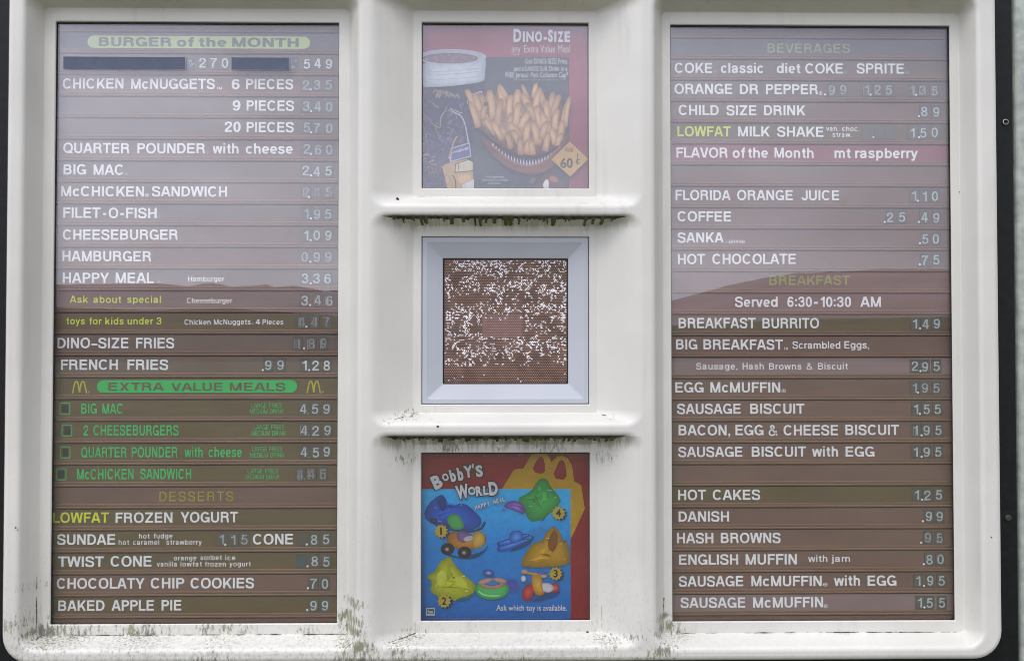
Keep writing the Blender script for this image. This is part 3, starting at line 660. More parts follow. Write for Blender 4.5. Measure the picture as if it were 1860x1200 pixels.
# style: baseline below the row line, cap height (photo pixels), stroke weight, material, letter space
ST = {'': (24.4, 18.6, .198, 'white_ink', 0), 'tm': (25.2, 4.6, .2, 'white_ink', .05), 'rf': (25.2, 5.6, .14, 'faint_ink', 0), 'r': (25.2, 6.4, .14, 'white_ink', 0), 'rs': (21.4, 3.4, .2, 'faint_ink', 0),
      's': (21.3, 9.6, .165, 'white_small', .03), 'y': (21.0, 12.6, .175, 'yellow_ink', .06), 'Y': (24.4, 18.6, .195, 'yellow_ink', 0), 'hy': (25.4, 18.6, .18, 'white_ink', 0),
      'g': (25.0, 18.4, .185, 'green_ink', .03), 'g1': (14.6, 8.4, .13, 'green_ink', .03), 'g2': (25.4, 8.4, .13, 'green_ink', .03), 'dy': (25.6, 17.4, .16, 'dim_yellow', .16),
      't1': (13.4, 8.9, .16, 'white_small', .08), 't2': (24.6, 8.9, .16, 'white_small', .08), 'bv': (25.2, 16.8, .165, 'bev_yellow', .08), 'bk': (23.4, 17.2, .175, 'break_yellow', .05),
      'br': (24.8, 5.6, .17, 'white_ink', .05), 'm': (22.8, 13.4, .175, 'white_ink', 0), 'n': (21.8, 11.8, .165, 'white_small', .06), 'j': (20.2, 12.2, .165, 'white_small', .03)}
# price digits: row, [(digit, centre x)], dot x, style
PR_L = [(1, [('2', 368), ('7', 388.2), ('0', 408.8)], None, 'b'), (1, [('5', 557.5), ('4', 577), ('9', 597.5)], None, 'b'),
 (2, [('2', 555.8), ('3', 576), ('5', 597)], 564.6, 'd'), (3, [('3', 556.4), ('4', 577), ('0', 598)], 565.5, 'd'), (4, [('5', 557.4), ('7', 576), ('0', 598)], 565.5, 'd'), (5, [('2', 557.4), ('6', 578), ('0', 598)], 565, 'd'),
 (6, [('2', 555.5), ('4', 575.5), ('5', 596.7)], 565.3, 'n'), (7, [('2', 556), ('4', 576), ('5', 597)], 561.4, 'x'), (8, [('1', 556.5), ('9', 576), ('5', 596)], 565, 'd'), (9, [('1', 556.4), ('0', 575.5), ('9', 596.4)], 564.5, 'n'),
 (10, [('0', 553.5), ('9', 575.5), ('9', 596.4)], 564, 'd'), (11, [('3', 554), ('3', 575), ('6', 595)], 564.6, 'n'), (12, [('3', 553.5), ('4', 577), ('6', 598.3)], 563.4, 'n'),
 (13, [('4', 548.4), ('4', 571), ('7', 593.6)], 556.8, 'x'), (14, [('1', 541), ('8', 566), ('9', 587)], 552.4, 'x'), (15, [('9', 487.5), ('9', 509.6)], 477.6, 'n'), (15, [('1', 553.4), ('2', 573.3), ('8', 593.6)], 561.9, 'b'),
 (17, [('4', 550.8), ('5', 572.2), ('9', 593.3)], 560, 'bg'), (18, [('4', 552.4), ('2', 573.3), ('9', 595)], 561, 'bg'), (19, [('4', 552), ('5', 573.8), ('9', 593.6)], 561, 'bg'), (20, [('4', 545), ('4', 566), ('5', 586.4)], 553, 'xg'),
 (23, [('1', 403), ('1', 424), ('5', 444)], 409.6, 'd'), (23, [('_', 548.4), ('8', 570.6), ('5', 592.3)], 557.6, 'n'), (24, [('#', 548.4), ('8', 571.7), ('5', 592.8)], 559, 'n'), (25, [('7', 569.8), ('0', 590.4)], 559.5, 'n'), (26, [('9', 569.5), ('9', 590.4)], 558.3, 'n')]
PR_R = [(2, [('9', 1510.9), ('9', 1531.4)], 1498, 'm'), (2, [('1', 1575), ('2', 1593.8), ('5', 1614.4)], 1580.8, 'm'), (2, [('1', 1658), ('3', 1675.9), ('5', 1697.2)], 1663.5, 'm'),
 (3, [('8', 1678.6), ('9', 1700.4)], 1668.7, 'n'), (4, [('_', 1575), ('_', 1597), ('_', 1618)], 1586, 'd'), (4, [('1', 1657.5), ('5', 1676.7), ('0', 1697.6)], 1668.4, 'n'), (7, [('1', 1660.5), ('1', 1679.5), ('0', 1698)], 1666.4, 'n'),
 (8, [('2', 1616.5), ('5', 1638.2)], 1606.5, 'n'), (8, [('4', 1679), ('9', 1700.4)], 1668.7, 'n'), (9, [('5', 1680.3), ('0', 1699.6)], 1670.3, 'n'), (10, [('7', 1680), ('5', 1700.4)], 1670, 'n'),
 (13, [('1', 1662), ('4', 1681), ('9', 1701.5)], 1670.6, 'n'), (15, [('2', 1661.6), ('9', 1680), ('5', 1701)], 1671.4, 'n'), (16, [('1', 1661.5), ('9', 1679.8), ('5', 1700.7)], 1667, 'd'), (17, [('1', 1664), ('5', 1683), ('5', 1703)], 1670.3, 'n'),
 (18, [('1', 1663.5), ('9', 1683), ('5', 1704.4)], 1673.5, 'n'), (19, [('1', 1663.5), ('9', 1683), ('5', 1704)], 1673.5, 'n'), (21, [('1', 1665.5), ('2', 1684.3), ('5', 1705.2)], 1674.3, 'n'), (22, [('9', 1687), ('9', 1706.7)], 1675.9, 'n'),
 (23, [('9', 1685.4), ('5', 1706.4)], 1672.7, 'm'), (24, [('8', 1688.2), ('0', 1708.3)], 1677.4, 'n'), (25, [('1', 1668), ('9', 1689.6), ('5', 1710.2)], 1678, 'n'), (26, [('1', 1671), ('5', 1688.5), ('5', 1710.7)], 1678.6, 'n')]
TINT_L = {0: 'blue', 1: 'grey', 2: 'mauve', 3: 'grey', 4: 'grey', 5: 'mauve', 6: 'grey', 7: 'mauve', 8: 'grey', 9: 'mauve', 10: 'mauve', 11: 'grey', 12: 'grey', 13: 'olive', 14: 'grey', 15: 'grey', 16: 'olive', 17: 'olive', 18: 'olive', 19: 'olive', 20: 'olive', 21: 'mauve', 22: 'olive', 23: 'olive', 24: 'olive', 25: 'mauve', 26: 'olive'}
TINT_R = {0: 'blue', 1: 'grey', 2: 'grey', 3: 'mauve', 4: 'olive', 5: 'red', 13: 'olive', 15: 'pale', 21: 'olive', 26: 'pale'}

def build_panel(key, x_line, y_first, y_last, words, prices, tints, label):
    wb = WIN[key]; xe0, xe1 = wb[0]-.0135, wb[1]+.0135
    root = thing('menu_list', ((xe0+xe1)/2, YP+.01, wb[2]-.01), label, 'menu', 'brown menu lists in the board')
    z0 = P(x_line, y_first, YP).z; z1 = P(x_line, y_last, YP).z; pitch = (z0-z1)/27; px = pitch/39.1   # metres per photo pixel
    mb = MB(); mb.box(xe0, xe1, YP+.006, YP+.010, wb[2]-.014, wb[3]+.014); mb.build('backing', M['backing'], root)
    # rail mesh shared by every row
    def rail_mesh():
        h = pitch*.235; gap = pitch*.034
        prof = [(YP+.0055, h), (YP-.0002, h), (YP-.0007, h-.0010), (YP-.0007, h*.66), (YP+.0002, h*.62), (YP+.0002, h*.54), (YP-.0014, h*.50), (YP-.0022, h*.42), (YP-.0022, gap+.001), (YP-.0016, gap), (YP+.0055, gap)]
        m_ = MB(); n = len(prof); vs = [(xe0, y, z) for y, z in prof]+[(xe1, y, z) for y, z in prof]
        m_.add(vs, [(i, i+1, n+i+1, n+i) for i in range(n-1)]+[tuple(range(n)), tuple(range(2*n-1, n-1, -1))])
        m_.m = [1 if 6 <= i <= 8 else 0 for i in range(len(m_.f))]
        return m_
    rail0 = None
    for k in range(-1, 28):
        zt = z0-pitch*k; zb = zt-pitch
        if k == 27: zb = wb[2]-.0135
        if k < 27:
            if rail0 is None:
                rail0 = rail_mesh().build('rail', [M['rail'], M['rail_lip']], root); r_ = rail0
                base_loc = rail0.location.copy()
            else:
                r_ = rail0.copy(); COL.objects.link(r_)
            r_.location = base_loc+Vector((0, 0, zb))
        tint = tints.get(k, 'mauve')
        mb = MB(); off = .0004*math.sin(k*2.7); top = zt-pitch*.022 if k < 27 else zt-.0005
        bot = zb+pitch*.235-.0003 if k < 27 else zb
        mb.box(xe0+.003, xe1-.003, YP+off*.5, YP+.0045, bot, top)
        strip = mb.build('menu_strip', M['strip_'+tint], root)
        if tint == 'red': strip['label'] = 'red menu strip'
        YT = YP+off*.5-.0004
        rowy = lambda b: zt-b*px
        # words
        for it in words.get(k, []):
            word, a, b = it[:3]; st = ST[it[3] if len(it) > 3 else '']
            mb = MB()
            zz = rowy(st[0]); mid = y_first+39.1*k+20
            xa = P(a, mid, YT).x; xb = P(b, mid, YT).x
            put_text(mb, word, xa, xb, zz, st[1]*px, YT, st[2], 0, st[4])
            mb.build('lettering', M[st[3]], strip)
        mid = y_first+39.1*k+20
        X = lambda v, Y=YT: P(v, mid, Y).x
        def sub(mb, name, mats):
            return mb.build(name, mats, strip)
        # prices
        for row, digs, dotx, stl in prices:
            if row != k: continue
            for n_, (ch, cx) in enumerate(digs):
                mb = MB(); rnd = random.Random(int(cx*10)+k*7)
                dz = rnd.uniform(-.8, .8); c = X(cx); base = rowy(25.0+dz); dh = 17.2*px
                tw, th = 8.6*px, 12.0*px; tz = base+dh/2+.3*px
                mb.box(c-tw-.6*px, c+tw+.6*px, YT+.00005, YT+.0005, tz-th-.6*px, tz+th+.6*px, 2)
                mb.box(c-tw, c+tw, YT-.0004, YT+.0003, tz-th, tz+th, 0)
                Yd = YT-.0006
                ink = {'b': 'digit_bright', 'bg': 'digit', 'n': 'digit', 'd': 'digit_dim', 'm': 'digit_dim', 'x': 'smear', 'xg': 'smear'}[stl]
                if ch not in '_#':
                    wdt = 11.6*px*(.66 if ch == '1' else 1.02 if ch == '4' else 1)
                    x0 = c-wdt/2
                    put_text(mb, ch, x0, x0+wdt, base, dh, Yd, .165, 1)
                if stl in ('x', 'm', 'xg') or (k == 18 and n_ == 0) or (k == 12 and n_ > 0):
                    for s_ in range(5 if stl[0] == 'x' else 3):
                        xx = c+rnd.uniform(-.95, .5)*tw; w2 = rnd.uniform(.5, 1.3)*px
                        mb.box(xx, xx+w2, YT-.00105-.0001*s_, YT-.0007, base-rnd.uniform(-1, 2)*px, base+dh+rnd.uniform(-2, 1)*px, 3)
                mats = [M['tile_dark'] if ch == '#' else M['tile'], M[ink], M['tile_edge'], M['smear']]
                sub(mb, 'price_tile', mats)
            if dotx:
                mb = MB(); c = X(dotx); zc = rowy(25.0-.2); r = (1.9 if 'g' not in stl else 1.4)*px
                q = [(c+r*math.cos(a*math.pi/5), zc+r*math.sin(a*math.pi/5)) for a in range(10)]
                mb.poly(q, YT-.0016, back=.0010); sub(mb, 'price_dot', M['green_ink'] if 'g' in stl else M['dot'])
        def pill(x0, x1, b0, b1, m_):
            mb = MB(); a, b = X(x0), X(x1); zt_, zb_ = rowy(b0), rowy(b1)
            mb.poly(rrect([a, b, zb_, zt_], (zt_-zb_)/2, 8), YT-.0001, back=.0003); sub(mb, 'header_pill', m_)
        def word(w_, a, b, base, cap, wt, m_, sp_=0, dy=-.0004):
            mb = MB(); put_text(mb, w_, X(a), X(b), rowy(base), cap*px, YT+dy, wt, 0, sp_); sub(mb, 'lettering', m_)
        if key == 'L' and k == 0:
            pill(158.9, 563.2, 6.2, 28.6, M['pill_lime'])
            for w_, a, b in (('BURGER', 179.5, 310.9), ('of', 321.2, 352), ('the', 361.6, 411.5), ('MONTH', 421.8, 542.6)): word(w_, a, b, 25.4, 16.6, .23, M['pill_text'])
        if key == 'L' and k == 1:
            for a, b in ((115.3, 336), (420.6, 524.7)):
                Yb = YL+.0050; q_ = Yb/YP; zz = lambda b_: EYE+(rowy(b_)-EYE)*q_     # dark tape stuck on the outside of the pane
                mb = MB(); mb.box(X(a, Yb)-1.2*px, X(b, Yb)+1.2*px, Yb+.0001, Yb+.00045, zz(28.4), zz(4.9), 1)
                mb.box(X(a, Yb), X(b, Yb), Yb-.0003, Yb+.0003, zz(27.5), zz(5.6), 0); sub(mb, 'blank_tile', [M['bar'], M['bar_edge']])
            for a in (346.5, 533.5):
                mb = MB(); mb.box(X(a-7.5), X(a+7.5), YT-.0003, YT+.0003, rowy(28.4), rowy(5), 0)
                rnd = random.Random(int(a))
                for s_ in range(9):
                    xx = X(a-6+rnd.random()*10); zz = rowy(rnd.uniform(12, 26)); mb.box(xx, xx+rnd.uniform(1, 5)*px, YT-.0005-.00005*s_, YT-.0003, zz, zz+rnd.uniform(1, 4)*px, 1)
                sub(mb, 'price_tile', [M['bar'], M['digit_dim']])
        if key == 'L' and k == 16:
            pill(176, 539.7, 3.9, 26.4, M['pill_green'])
            for w_, a, b in (('EXTRA', 196.9, 297.8), ('VALUE', 310.9, 404.3), ('MEALS', 417.3, 518.8)): word(w_, a, b, 23.0, 14.6, .20, M['pill_text2'])
            for a, b in ((131.2, 158), (557.2, 582.5)):
                mb = MB(); xa, xb = X(a), X(b); wd = xb-xa; zb_, zt_ = rowy(27.4), rowy(5.0); hh_ = zt_-zb_
                for s_ in (0, 1):
                    sg = 1 if s_ == 0 else -1; xo = xa if s_ == 0 else xb
                    path = [(0.02, 0), (.08, .35), (.15, .72), (.22, .94), (.29, .99), (.36, .90), (.43, .62), (.475, .28), (.49, .06)]
                    path = chaikin([(xo+sg*u*wd, zb_+v*hh_) for u, v in path], 1)
                    vs, fs = ribbon(path, 1.25*px, .8*px); mb.add([(u, YT-.0001-.00005*s_, v) for u, v in vs], fs)
                sub(mb, 'arch_logo', M['arch'])
                word('(', b+2, b+5.4, 27, 3.4, .2, M['faint_ink'])
        if key == 'L' and 17 <= k <= 20:
            a = {17: 108.2, 18: 111.9, 19: 108.7, 20: 101.4}[k]
            mb = MB(); bb = [X(a), X(a+19.4), rowy(26.6), rowy(5)]
            o_, i_ = rrect(bb, 3*px, 3), rrect(expand(bb, -1.5*px), 2*px, 3); n = len(o_)
            mb.add([(u, YT-.0001, v) for u, v in o_+i_], [(i, (i+1) % n, n+(i+1) % n, n+i) for i in range(n)], 0)
            mb.box(X(a+5), X(a+15), YT-.0002, YT+.0003, rowy(22.6), rowy(9), 1); sub(mb, 'number_box', [M['green_ink'], M['box_dark']])
    return root
build_panel('L', 100, 58.6, 1123.5, WORDS_L, PR_L, TINT_L, 'brown slatted menu panel of meals and prices, left of the speaker')
build_panel('R', 1222, 70.2, 1118.2, WORDS_R, PR_R, TINT_R, 'brown slatted menu panel of drinks and breakfast, right of the speaker')

# ------------------------------------------------------------------ order speaker
wb = WIN['C2']
spk = thing('order_speaker', ((wb[0]+wb[1])/2, YL+.03, wb[2]), 'brown speaker with many tiny holes, framed in pale blue plastic', 'speaker')
YG = YL+.016
mb = MB(); inn = wrect(805.5, 1031, 470.5, 696.5, YG)
o0 = expand(wb, .003)
loft(mb, [(rrect(o0, .002, 3), YL+.012), (rrect(expand(wb, -.0012), .002, 3), YL+.0030), (rrect(expand(wb, -.002), .002, 3), YL+.0022), (rrect(expand(wb, -.0095), .003, 3), YL+.0022), (rrect(expand(wb, -.0110), .003, 3), YL+.0030),
          (rrect(expand(inn, .0020), .002, 3), YG-.0042), (rrect(expand(inn, .0008), .0015, 3), YG-.0030), (rrect(expand(inn, .0008), .0015, 3), YG+.006)])
for i in range(len(mb.sm)): mb.sm[i] = False
mb.build('bevel_frame', M['frame_blue'], spk)
mb = MB(); mb.box(inn[0]-.004, inn[1]+.004, YG+.004, YG+.02, inn[2]-.004, inn[3]+.004)
mb.build('speaker_cavity', M['black'], spk)
GX0, GX1, GZ0, GZ1 = inn[0]+.0008, inn[1]-.0008, inn[2]+.0008, inn[3]-.0008
PITCHX = (GX1-GX0)/67; PITCHZ = (GZ1-GZ0)/78
mb = MB(); worn = MB(); corners = []
wp0 = P(876, 572, YG); wp1 = P(948, 612, YG)
for j in range(78):
    for i in range(67):
        cx = GX0+PITCHX*(i+(.25 if j % 2 else .75)); cz = GZ0+PITCHZ*(j+.5)
        hexo = [(cx+PITCHX*.5, cz+PITCHZ*.33), (cx, cz+PITCHZ*.67), (cx-PITCHX*.5, cz+PITCHZ*.33), (cx-PITCHX*.5, cz-PITCHZ*.33), (cx, cz-PITCHZ*.67), (cx+PITCHX*.5, cz-PITCHZ*.33)]
        hexo = [(min(max(a, GX0), GX1), min(max(b, GZ0), GZ1)) for a, b in hexo]
        inw = wp0.x < cx < wp1.x and wp1.z < cz < wp0.z
        r = PITCHX*(.37 if not inw else .27)
        hexi = [(cx+r*math.cos(math.radians(a)), cz+r*math.sin(math.radians(a))) for a in (30, 90, 150, 210, 270, 330)]
        (worn if inw else mb).add([(a, YG, b) for a, b in hexo]+[(a, YG, b) for a, b in hexi], [(k, 6+k, 6+(k+1) % 6, (k+1) % 6) for k in range(6)])
        corners.append((cx, cz+PITCHZ*.67, inw)); corners.append((cx+PITCHX*.5, cz+PITCHZ*.33, inw))
mb.build('perforated_grille', M['grille'], spk)
worn.build('worn_patch', M['grille_worn'], spk)
rnd = random.Random(5); fl = MB(); ux = GX1-GX0
for (a, b, inw) in corners:
    u, v = (a-GX0)/ux, (b-GZ0)/ux
    n1 = noise.noise(Vector((u*14, v*14, 2.))) + .55*noise.noise(Vector((u*38, v*38, 7.)))
    band = .12*math.sin(v*26)+.18*noise.noise(Vector((u*3, v*9, 4)))
    edge = .12 if (v > .90 and u > .1) or u < .05 or u > .95 else 0
    dry = -.55 if v < .14 else 0
    mid = -.22 if inw else 0
    if n1*.42+band*.7+edge+dry*.8+mid+.20 > rnd.uniform(.0, 1.35) and GX0+.001 < a < GX1-.001 and GZ0+.001 < b < GZ1-.001:
        L_ = PITCHX*rnd.uniform(.36, .62); w_ = PITCHX*rnd.uniform(.26, .38); an = rnd.choice((math.pi/6, -math.pi/6, math.pi/2, 0, rnd.uniform(0, 3)))
        q = []
        for t_ in range(6):
            c_, s_ = math.cos(t_*math.pi/3)*L_, math.sin(t_*math.pi/3)*w_
            q.append((a+c_*math.cos(an)-s_*math.sin(an), YG-.0002-.0001*rnd.random(), b+c_*math.sin(an)+s_*math.cos(an)))
        fl.add(q+[(a, YG-.0006, b)], [(t_, (t_+1) % 6, 6) for t_ in range(6)])
fo = fl.build('white_flecks', M['fleck'], spk); fo['kind'] = 'stuff'

# ------------------------------------------------------------------ posters
YQ = YL+.018
FONT_CACHE = {}
def font_geo(body, off):
    k = (body, off)
    if k not in FONT_CACHE:
        c = bpy.data.curves.new('print_text', 'FONT'); c.body = body; c.offset = off; c.size = 1; c.resolution_u = 3
        o = bpy.data.objects.new('print_text', c); COL.objects.link(o); dg = bpy.context.evaluated_depsgraph_get(); dg.update()
        me = bpy.data.meshes.new_from_object(o.evaluated_get(dg))
        vs = [(v.co.x, v.co.y) for v in me.vertices]; fs = [tuple(p.vertices) for p in me.polygons]
        bpy.data.objects.remove(o); bpy.data.curves.remove(c); bpy.data.meshes.remove(me); FONT_CACHE[k] = (vs, fs)
    return FONT_CACHE[k]
class Art:
    single = False
    def __init__(s, oy, root): s.oy = oy; s.root = root; s.k = 0; s.mb = MB()
    def pt(s, a, b): p = P(760+a/3.872, s.oy+b/3.871, YQ); return (p.x, p.z)
    def lay(s): s.k += 1; return YQ-.0003-.00002*s.k
    def poly(s, pts, col, smooth=0):
        if smooth: pts = chaikin(pts, smooth, True)
        q = [s.pt(*p) for p in pts]; s.mb.poly(q, s.lay(), 0, col)
    def blob(s, pts, edge, mid, hi=None, smooth=2, dx=0, dy=0, t=.55):
        pts = chaikin(pts, smooth, True) if smooth else pts
        n = len(pts); cx = sum(p[0] for p in pts)/n+dx; cyy = sum(p[1] for p in pts)/n+dy; y = s.lay()
        ring = [(cx+(p[0]-cx)*t, cyy+(p[1]-cyy)*t) for p in pts]
        vs = [s.pt(*p) for p in pts+ring+[(cx, cyy)]]
        s.mb.add([(a, y, b) for a, b in vs], [(i, (i+1) % n, n+(i+1) % n, n+i) for i in range(n)]+[(n+i, n+(i+1) % n, 2*n) for i in range(n)], 0, False, [edge]*n+[mid]*n+[hi or mid])
    def ell(s, cx, cyy, rx, ry, edge, mid, hi=None, rot=0, dx=0, dy=0, n=20, t=.55):
        r = math.radians(rot)
        s.blob([(cx+rx*math.cos(a)*math.cos(r)-ry*math.sin(a)*math.sin(r), cyy+rx*math.cos(a)*math.sin(r)+ry*math.sin(a)*math.cos(r)) for a in [2*math.pi*i/n for i in range(n)]], edge, mid, hi, 0, dx, dy, t)
    def line(s, pts, w, col, sm=2):
        pts = chaikin(pts, sm) if sm else pts
        q = [s.pt(*p) for p in pts]; vs, fs = ribbon(q, w/3.872/1000/2, w/3.872/1000/2); y = s.lay()
        s.mb.add([(a, y, b) for a, b in vs], fs, 0, False, [col]*len(vs))
    def text(s, body, x0, x1, yt, yb, col, off=.0, rot=0, outline=None, oo=.06, shear=0):
        """built-in font, fitted between x0..x1 and yt..yb (top of the caps, baseline)"""
        vs, fs = font_geo(body, off); xs = [v[0] for v in vs]; a0, a1 = min(xs), max(xs); cap = .69
        r = math.radians(rot)
        def place(v, y, c):
            out_ = []
            for a, b in v:
                u = (a-a0)/(a1-a0)*(x1-x0); w = b/cap*(yb-yt); u += w*shear
                X_ = x0+u*math.cos(r)-w*math.sin(r)*-1*-1; Z_ = yb-(w*math.cos(r))-u*math.sin(r)
                out_.append(s.pt(X_, Z_))
            s.mb.add([(p[0], y, p[1]) for p in out_], fs_, 0, False, [c]*len(out_))
        if outline:
            vo, fs_ = font_geo(body, off+oo); place(vo, s.lay(), outline)
        fs_ = fs; place(vs, s.lay(), col)
        if s.single: s.done('lettering')
    def done(s, name):
        if s.mb.v: s.mb.build(name, M['print'], s.root)
        s.mb = MB()
def sheet(key, root):
    wb = WIN[key]; mb = MB(); mb.box(wb[0]-.0135, wb[1]+.0135, YQ, YQ+.0015, wb[2]-.0135, wb[3]+.0135); mb.build('paper_sheet', M['paper'], root)
wb = WIN['C1']
p1 = thing('poster', ((wb[0]+wb[1])/2, YQ, wb[2]), 'faded red poster of a drink cup and fries with a diamond price badge', 'poster', 'posters in the centre windows')
sheet('C1', p1); A = Art(40, p1)
A.poly([(-20, -30), (1235, -30), (1235, 1225), (-20, 1225)], (.36, .055, .085)); 
A.poly([(340, 248), (1060, 248), (1060, 1190), (-5, 1190), (-5, 470), (340, 440)], (.040, .055, .070))
A.poly([(1060, 560), (1215, 560), (1215, 1190), (1060, 1190)], (.30, .05, .075)); A.done('background_print')
# cup
A.blob([(-5, 452), (455, 440), (468, 470), (440, 520), (400, 560), (372, 640), (380, 800), (390, 1190), (-5, 1190)], (.015, .02, .05), (.03, .035, .09), None, 1)
A.poly([(-5, 452), (455, 440), (462, 480), (350, 560), (345, 600), (250, 610), (170, 660), (90, 560), (-5, 560)], (.020, .022, .075), 1)
rnd = random.Random(21)
for i in range(16):
    x = rnd.uniform(100, 260); y = rnd.uniform(495, 540); A.line([(x, y), (x+rnd.uniform(10, 26), y-rnd.uniform(10, 28)), (x+rnd.uniform(20, 44), y+6)], rnd.uniform(4, 9), (.30, .26, .16))
A.line([(345, 575), (352, 535), (400, 505), (440, 488), (448, 500)], 7, (.55, .55, .62)); A.line([(365, 590), (375, 545), (430, 515)], 4, (.45, .45, .5))
A.line([(228, 608), (250, 640), (300, 655), (330, 720), (352, 850)], 9, (.50, .50, .66)); A.line([(240, 612), (290, 640), (310, 640)], 4, (.65, .65, .65))
A.line([(160, 740), (150, 690), (175, 640), (200, 620)], 7, (.30, .27, .17)); A.line([(30, 640), (80, 690), (120, 740), (150, 830)], 10, (.16, .13, .07))
for i in range(50):
    x = rnd.uniform(200, 330); y = rnd.uniform(690, 850); A.ell(x, y, rnd.uniform(3, 14), rnd.uniform(2, 6), (.12, .10, .19), (.15+rnd.random()*.1, .12, .22), rot=rnd.uniform(-30, 30), n=8)
for i in range(34):
    x = rnd.uniform(30, 150); y = rnd.uniform(560, 1150); A.ell(x, y, rnd.uniform(4, 22), rnd.uniform(3, 10), (.03, .03, .06), (.11+rnd.random()*.08, .08, .05), rot=rnd.uniform(30, 100), n=8)
for i in range(60):
    x = rnd.uniform(40, 320); y = rnd.uniform(560, 860); c_ = rnd.choice([(.30, .24, .12), (.12, .12, .30), (.22, .20, .34), (.05, .05, .12), (.38, .33, .24)])
    A.line([(x, y), (x+rnd.uniform(-14, 22), y+rnd.uniform(4, 20)), (x+rnd.uniform(-20, 34), y+rnd.uniform(14, 44))], rnd.uniform(2, 6), c_)
for i in range(26):
    x = rnd.uniform(20, 190); y = rnd.uniform(880, 1150); A.line([(x, y), (x+rnd.uniform(10, 50), y+rnd.uniform(-18, 10))], rnd.uniform(3, 9), rnd.choice([(.26, .19, .10), (.10, .09, .14), (.06, .06, .14), (.32, .25, .15)]))
A.poly([(228, 890), (362, 850), (372, 950), (222, 990)], (.45, .45, .50)); A.poly([(236, 896), (356, 860), (364, 944), (232, 980)], (.055, .075, .26))
for i in range(8): A.ell(250+i*14, 920-i*4, rnd.uniform(5, 12), rnd.uniform(5, 18), (.2, .22, .4), (.45, .42, .35), rot=rnd.uniform(0, 90), n=9)
A.line([(215, 965), (255, 830), (275, 810)], 12, (.40, .27, .12))
A.poly([(165, 1010), (250, 985), (380, 960), (392, 1190), (205, 1190), (185, 1090)], (.46, .30, .11), 1); A.poly([(262, 1000), (380, 965), (386, 1055), (262, 1062)], (.58, .50, .33), 1)
A.line([(262, 1000), (258, 1062), (386, 1050)], 6, (.05, .04, .03), 0); A.line([(380, 965), (262, 1000)], 5, (.05, .04, .03), 0); A.line([(285, 1000), (280, 1050)], 5, (.15, .1, .04), 0)
A.blob([(260, 1075), (385, 1060), (392, 1140), (270, 1150)], (.45, .27, .09), (.62, .42, .18), None, 1); A.line([(240, 1080), (262, 1110), (265, 1180)], 8, (.05, .04, .03)); A.poly([(310, 1145), (390, 1110), (393, 1190), (312, 1190)], (.62, .62, .60)); A.ell(205, 1110, 18, 40, (.28, .15, .05), (.5, .33, .15))
A.blob([(-5, 270), (470, 262), (476, 300), (466, 400), (462, 420), (400, 436), (200, 462), (-5, 462)], (.36, .42, .48), (.55, .60, .64), (.62, .66, .69), 1)
for y in (350, 372, 405): A.line([(-5, y+10), (230, y+4), (466, y-22)], 5, (.40, .46, .52))
A.ell(235, 253, 245, 55, (.52, .56, .62), (.42, .44, .52), t=.93); A.ell(225, 262, 195, 36, (.10, .07, .10), (.20, .14, .17), t=.8)
for i in range(40):
    a = rnd.uniform(0, 6.28); q_ = rnd.random()**.5; A.ell(225+180*q_*math.cos(a), 262+28*q_*math.sin(a), rnd.uniform(6, 20), rnd.uniform(3, 8), (.16, .09, .10), (.30+rnd.random()*.15, .22, .25), rot=rnd.uniform(-20, 20), n=8)
A.done('cup_print')
# carton and fries
A.blob([(430, 800), (560, 880), (780, 1000), (960, 880), (1060, 760), (1052, 900), (940, 1040), (800, 1085), (650, 1050), (500, 930)], (.13, .045, .03), (.30, .10, .05), None, 2)
def fry(cx, cyy, l, w, ang, tone):
    r = math.radians(ang); dx, dy = math.sin(r), -math.cos(r); nx, ny = dy, -dx; pts = []
    for (u, v) in ((-1, -.7), (-1, .7), (-.85, 1), (.0, 1.05), (.80, .95), (1, .45), (1.03, -.3), (.85, -.9), (0, -1), (-.85, -1)):
        bend = .12*l*(u*u)*(1 if ang > 0 else -1)*.3
        pts.append((cx+dx*u*l/2+nx*(v*w/2)+bend, cyy+dy*u*l/2+ny*(v*w/2)))
    e = (.36*tone, .185*tone, .075*tone); m_ = (.60*tone, .37*tone, .17*tone); h_ = (.68*tone, .46*tone, .25*tone)
    A.blob(pts, e, m_, h_, 1, -w*.12, 0, .5)
fr = [(380, 560, 170, 44, -25), (400, 660, 190, 46, -18), (430, 600, 200, 48, -20), (520, 590, 210, 50, -8), (590, 540, 170, 46, -10), (560, 660, 230, 50, 8), (690, 570, 180, 50, 3), (640, 600, 160, 44, 4), (600, 500, 120, 36, -28),
      (752, 500, 110, 30, -22), (815, 490, 110, 34, 12), (870, 540, 150, 42, -18), (830, 560, 160, 46, 14), (770, 590, 180, 52, -24), (930, 590, 180, 46, 8), (960, 600, 170, 46, 18), (905, 640, 170, 46, -6), (1020, 680, 240, 36, 10), (1040, 640, 220, 34, 8),
      (480, 690, 150, 46, -34), (500, 730, 170, 46, -38), (460, 640, 130, 40, 12), (690, 660, 180, 50, 6), (640, 720, 150, 46, 10), (740, 700, 150, 52, 30), (800, 640, 150, 48, -30), (850, 680, 170, 52, -12), (900, 720, 180, 50, -25), (960, 700, 160, 46, 8), (1000, 770, 150, 42, 6),
      (560, 770, 150, 48, -30), (620, 800, 150, 48, -36), (680, 770, 140, 50, -40), (700, 830, 150, 50, -30), (760, 790, 160, 50, 5), (830, 790, 170, 54, -14), (880, 770, 140, 48, 20), (900, 850, 140, 46, 12), (640, 840, 120, 44, -16), (720, 880, 130, 46, -4), (770, 880, 120, 50, 14), (800, 890, 110, 46, -8), (950, 810, 130, 42, -12), (985, 840, 110, 36, 18)]
rnd.seed(4)
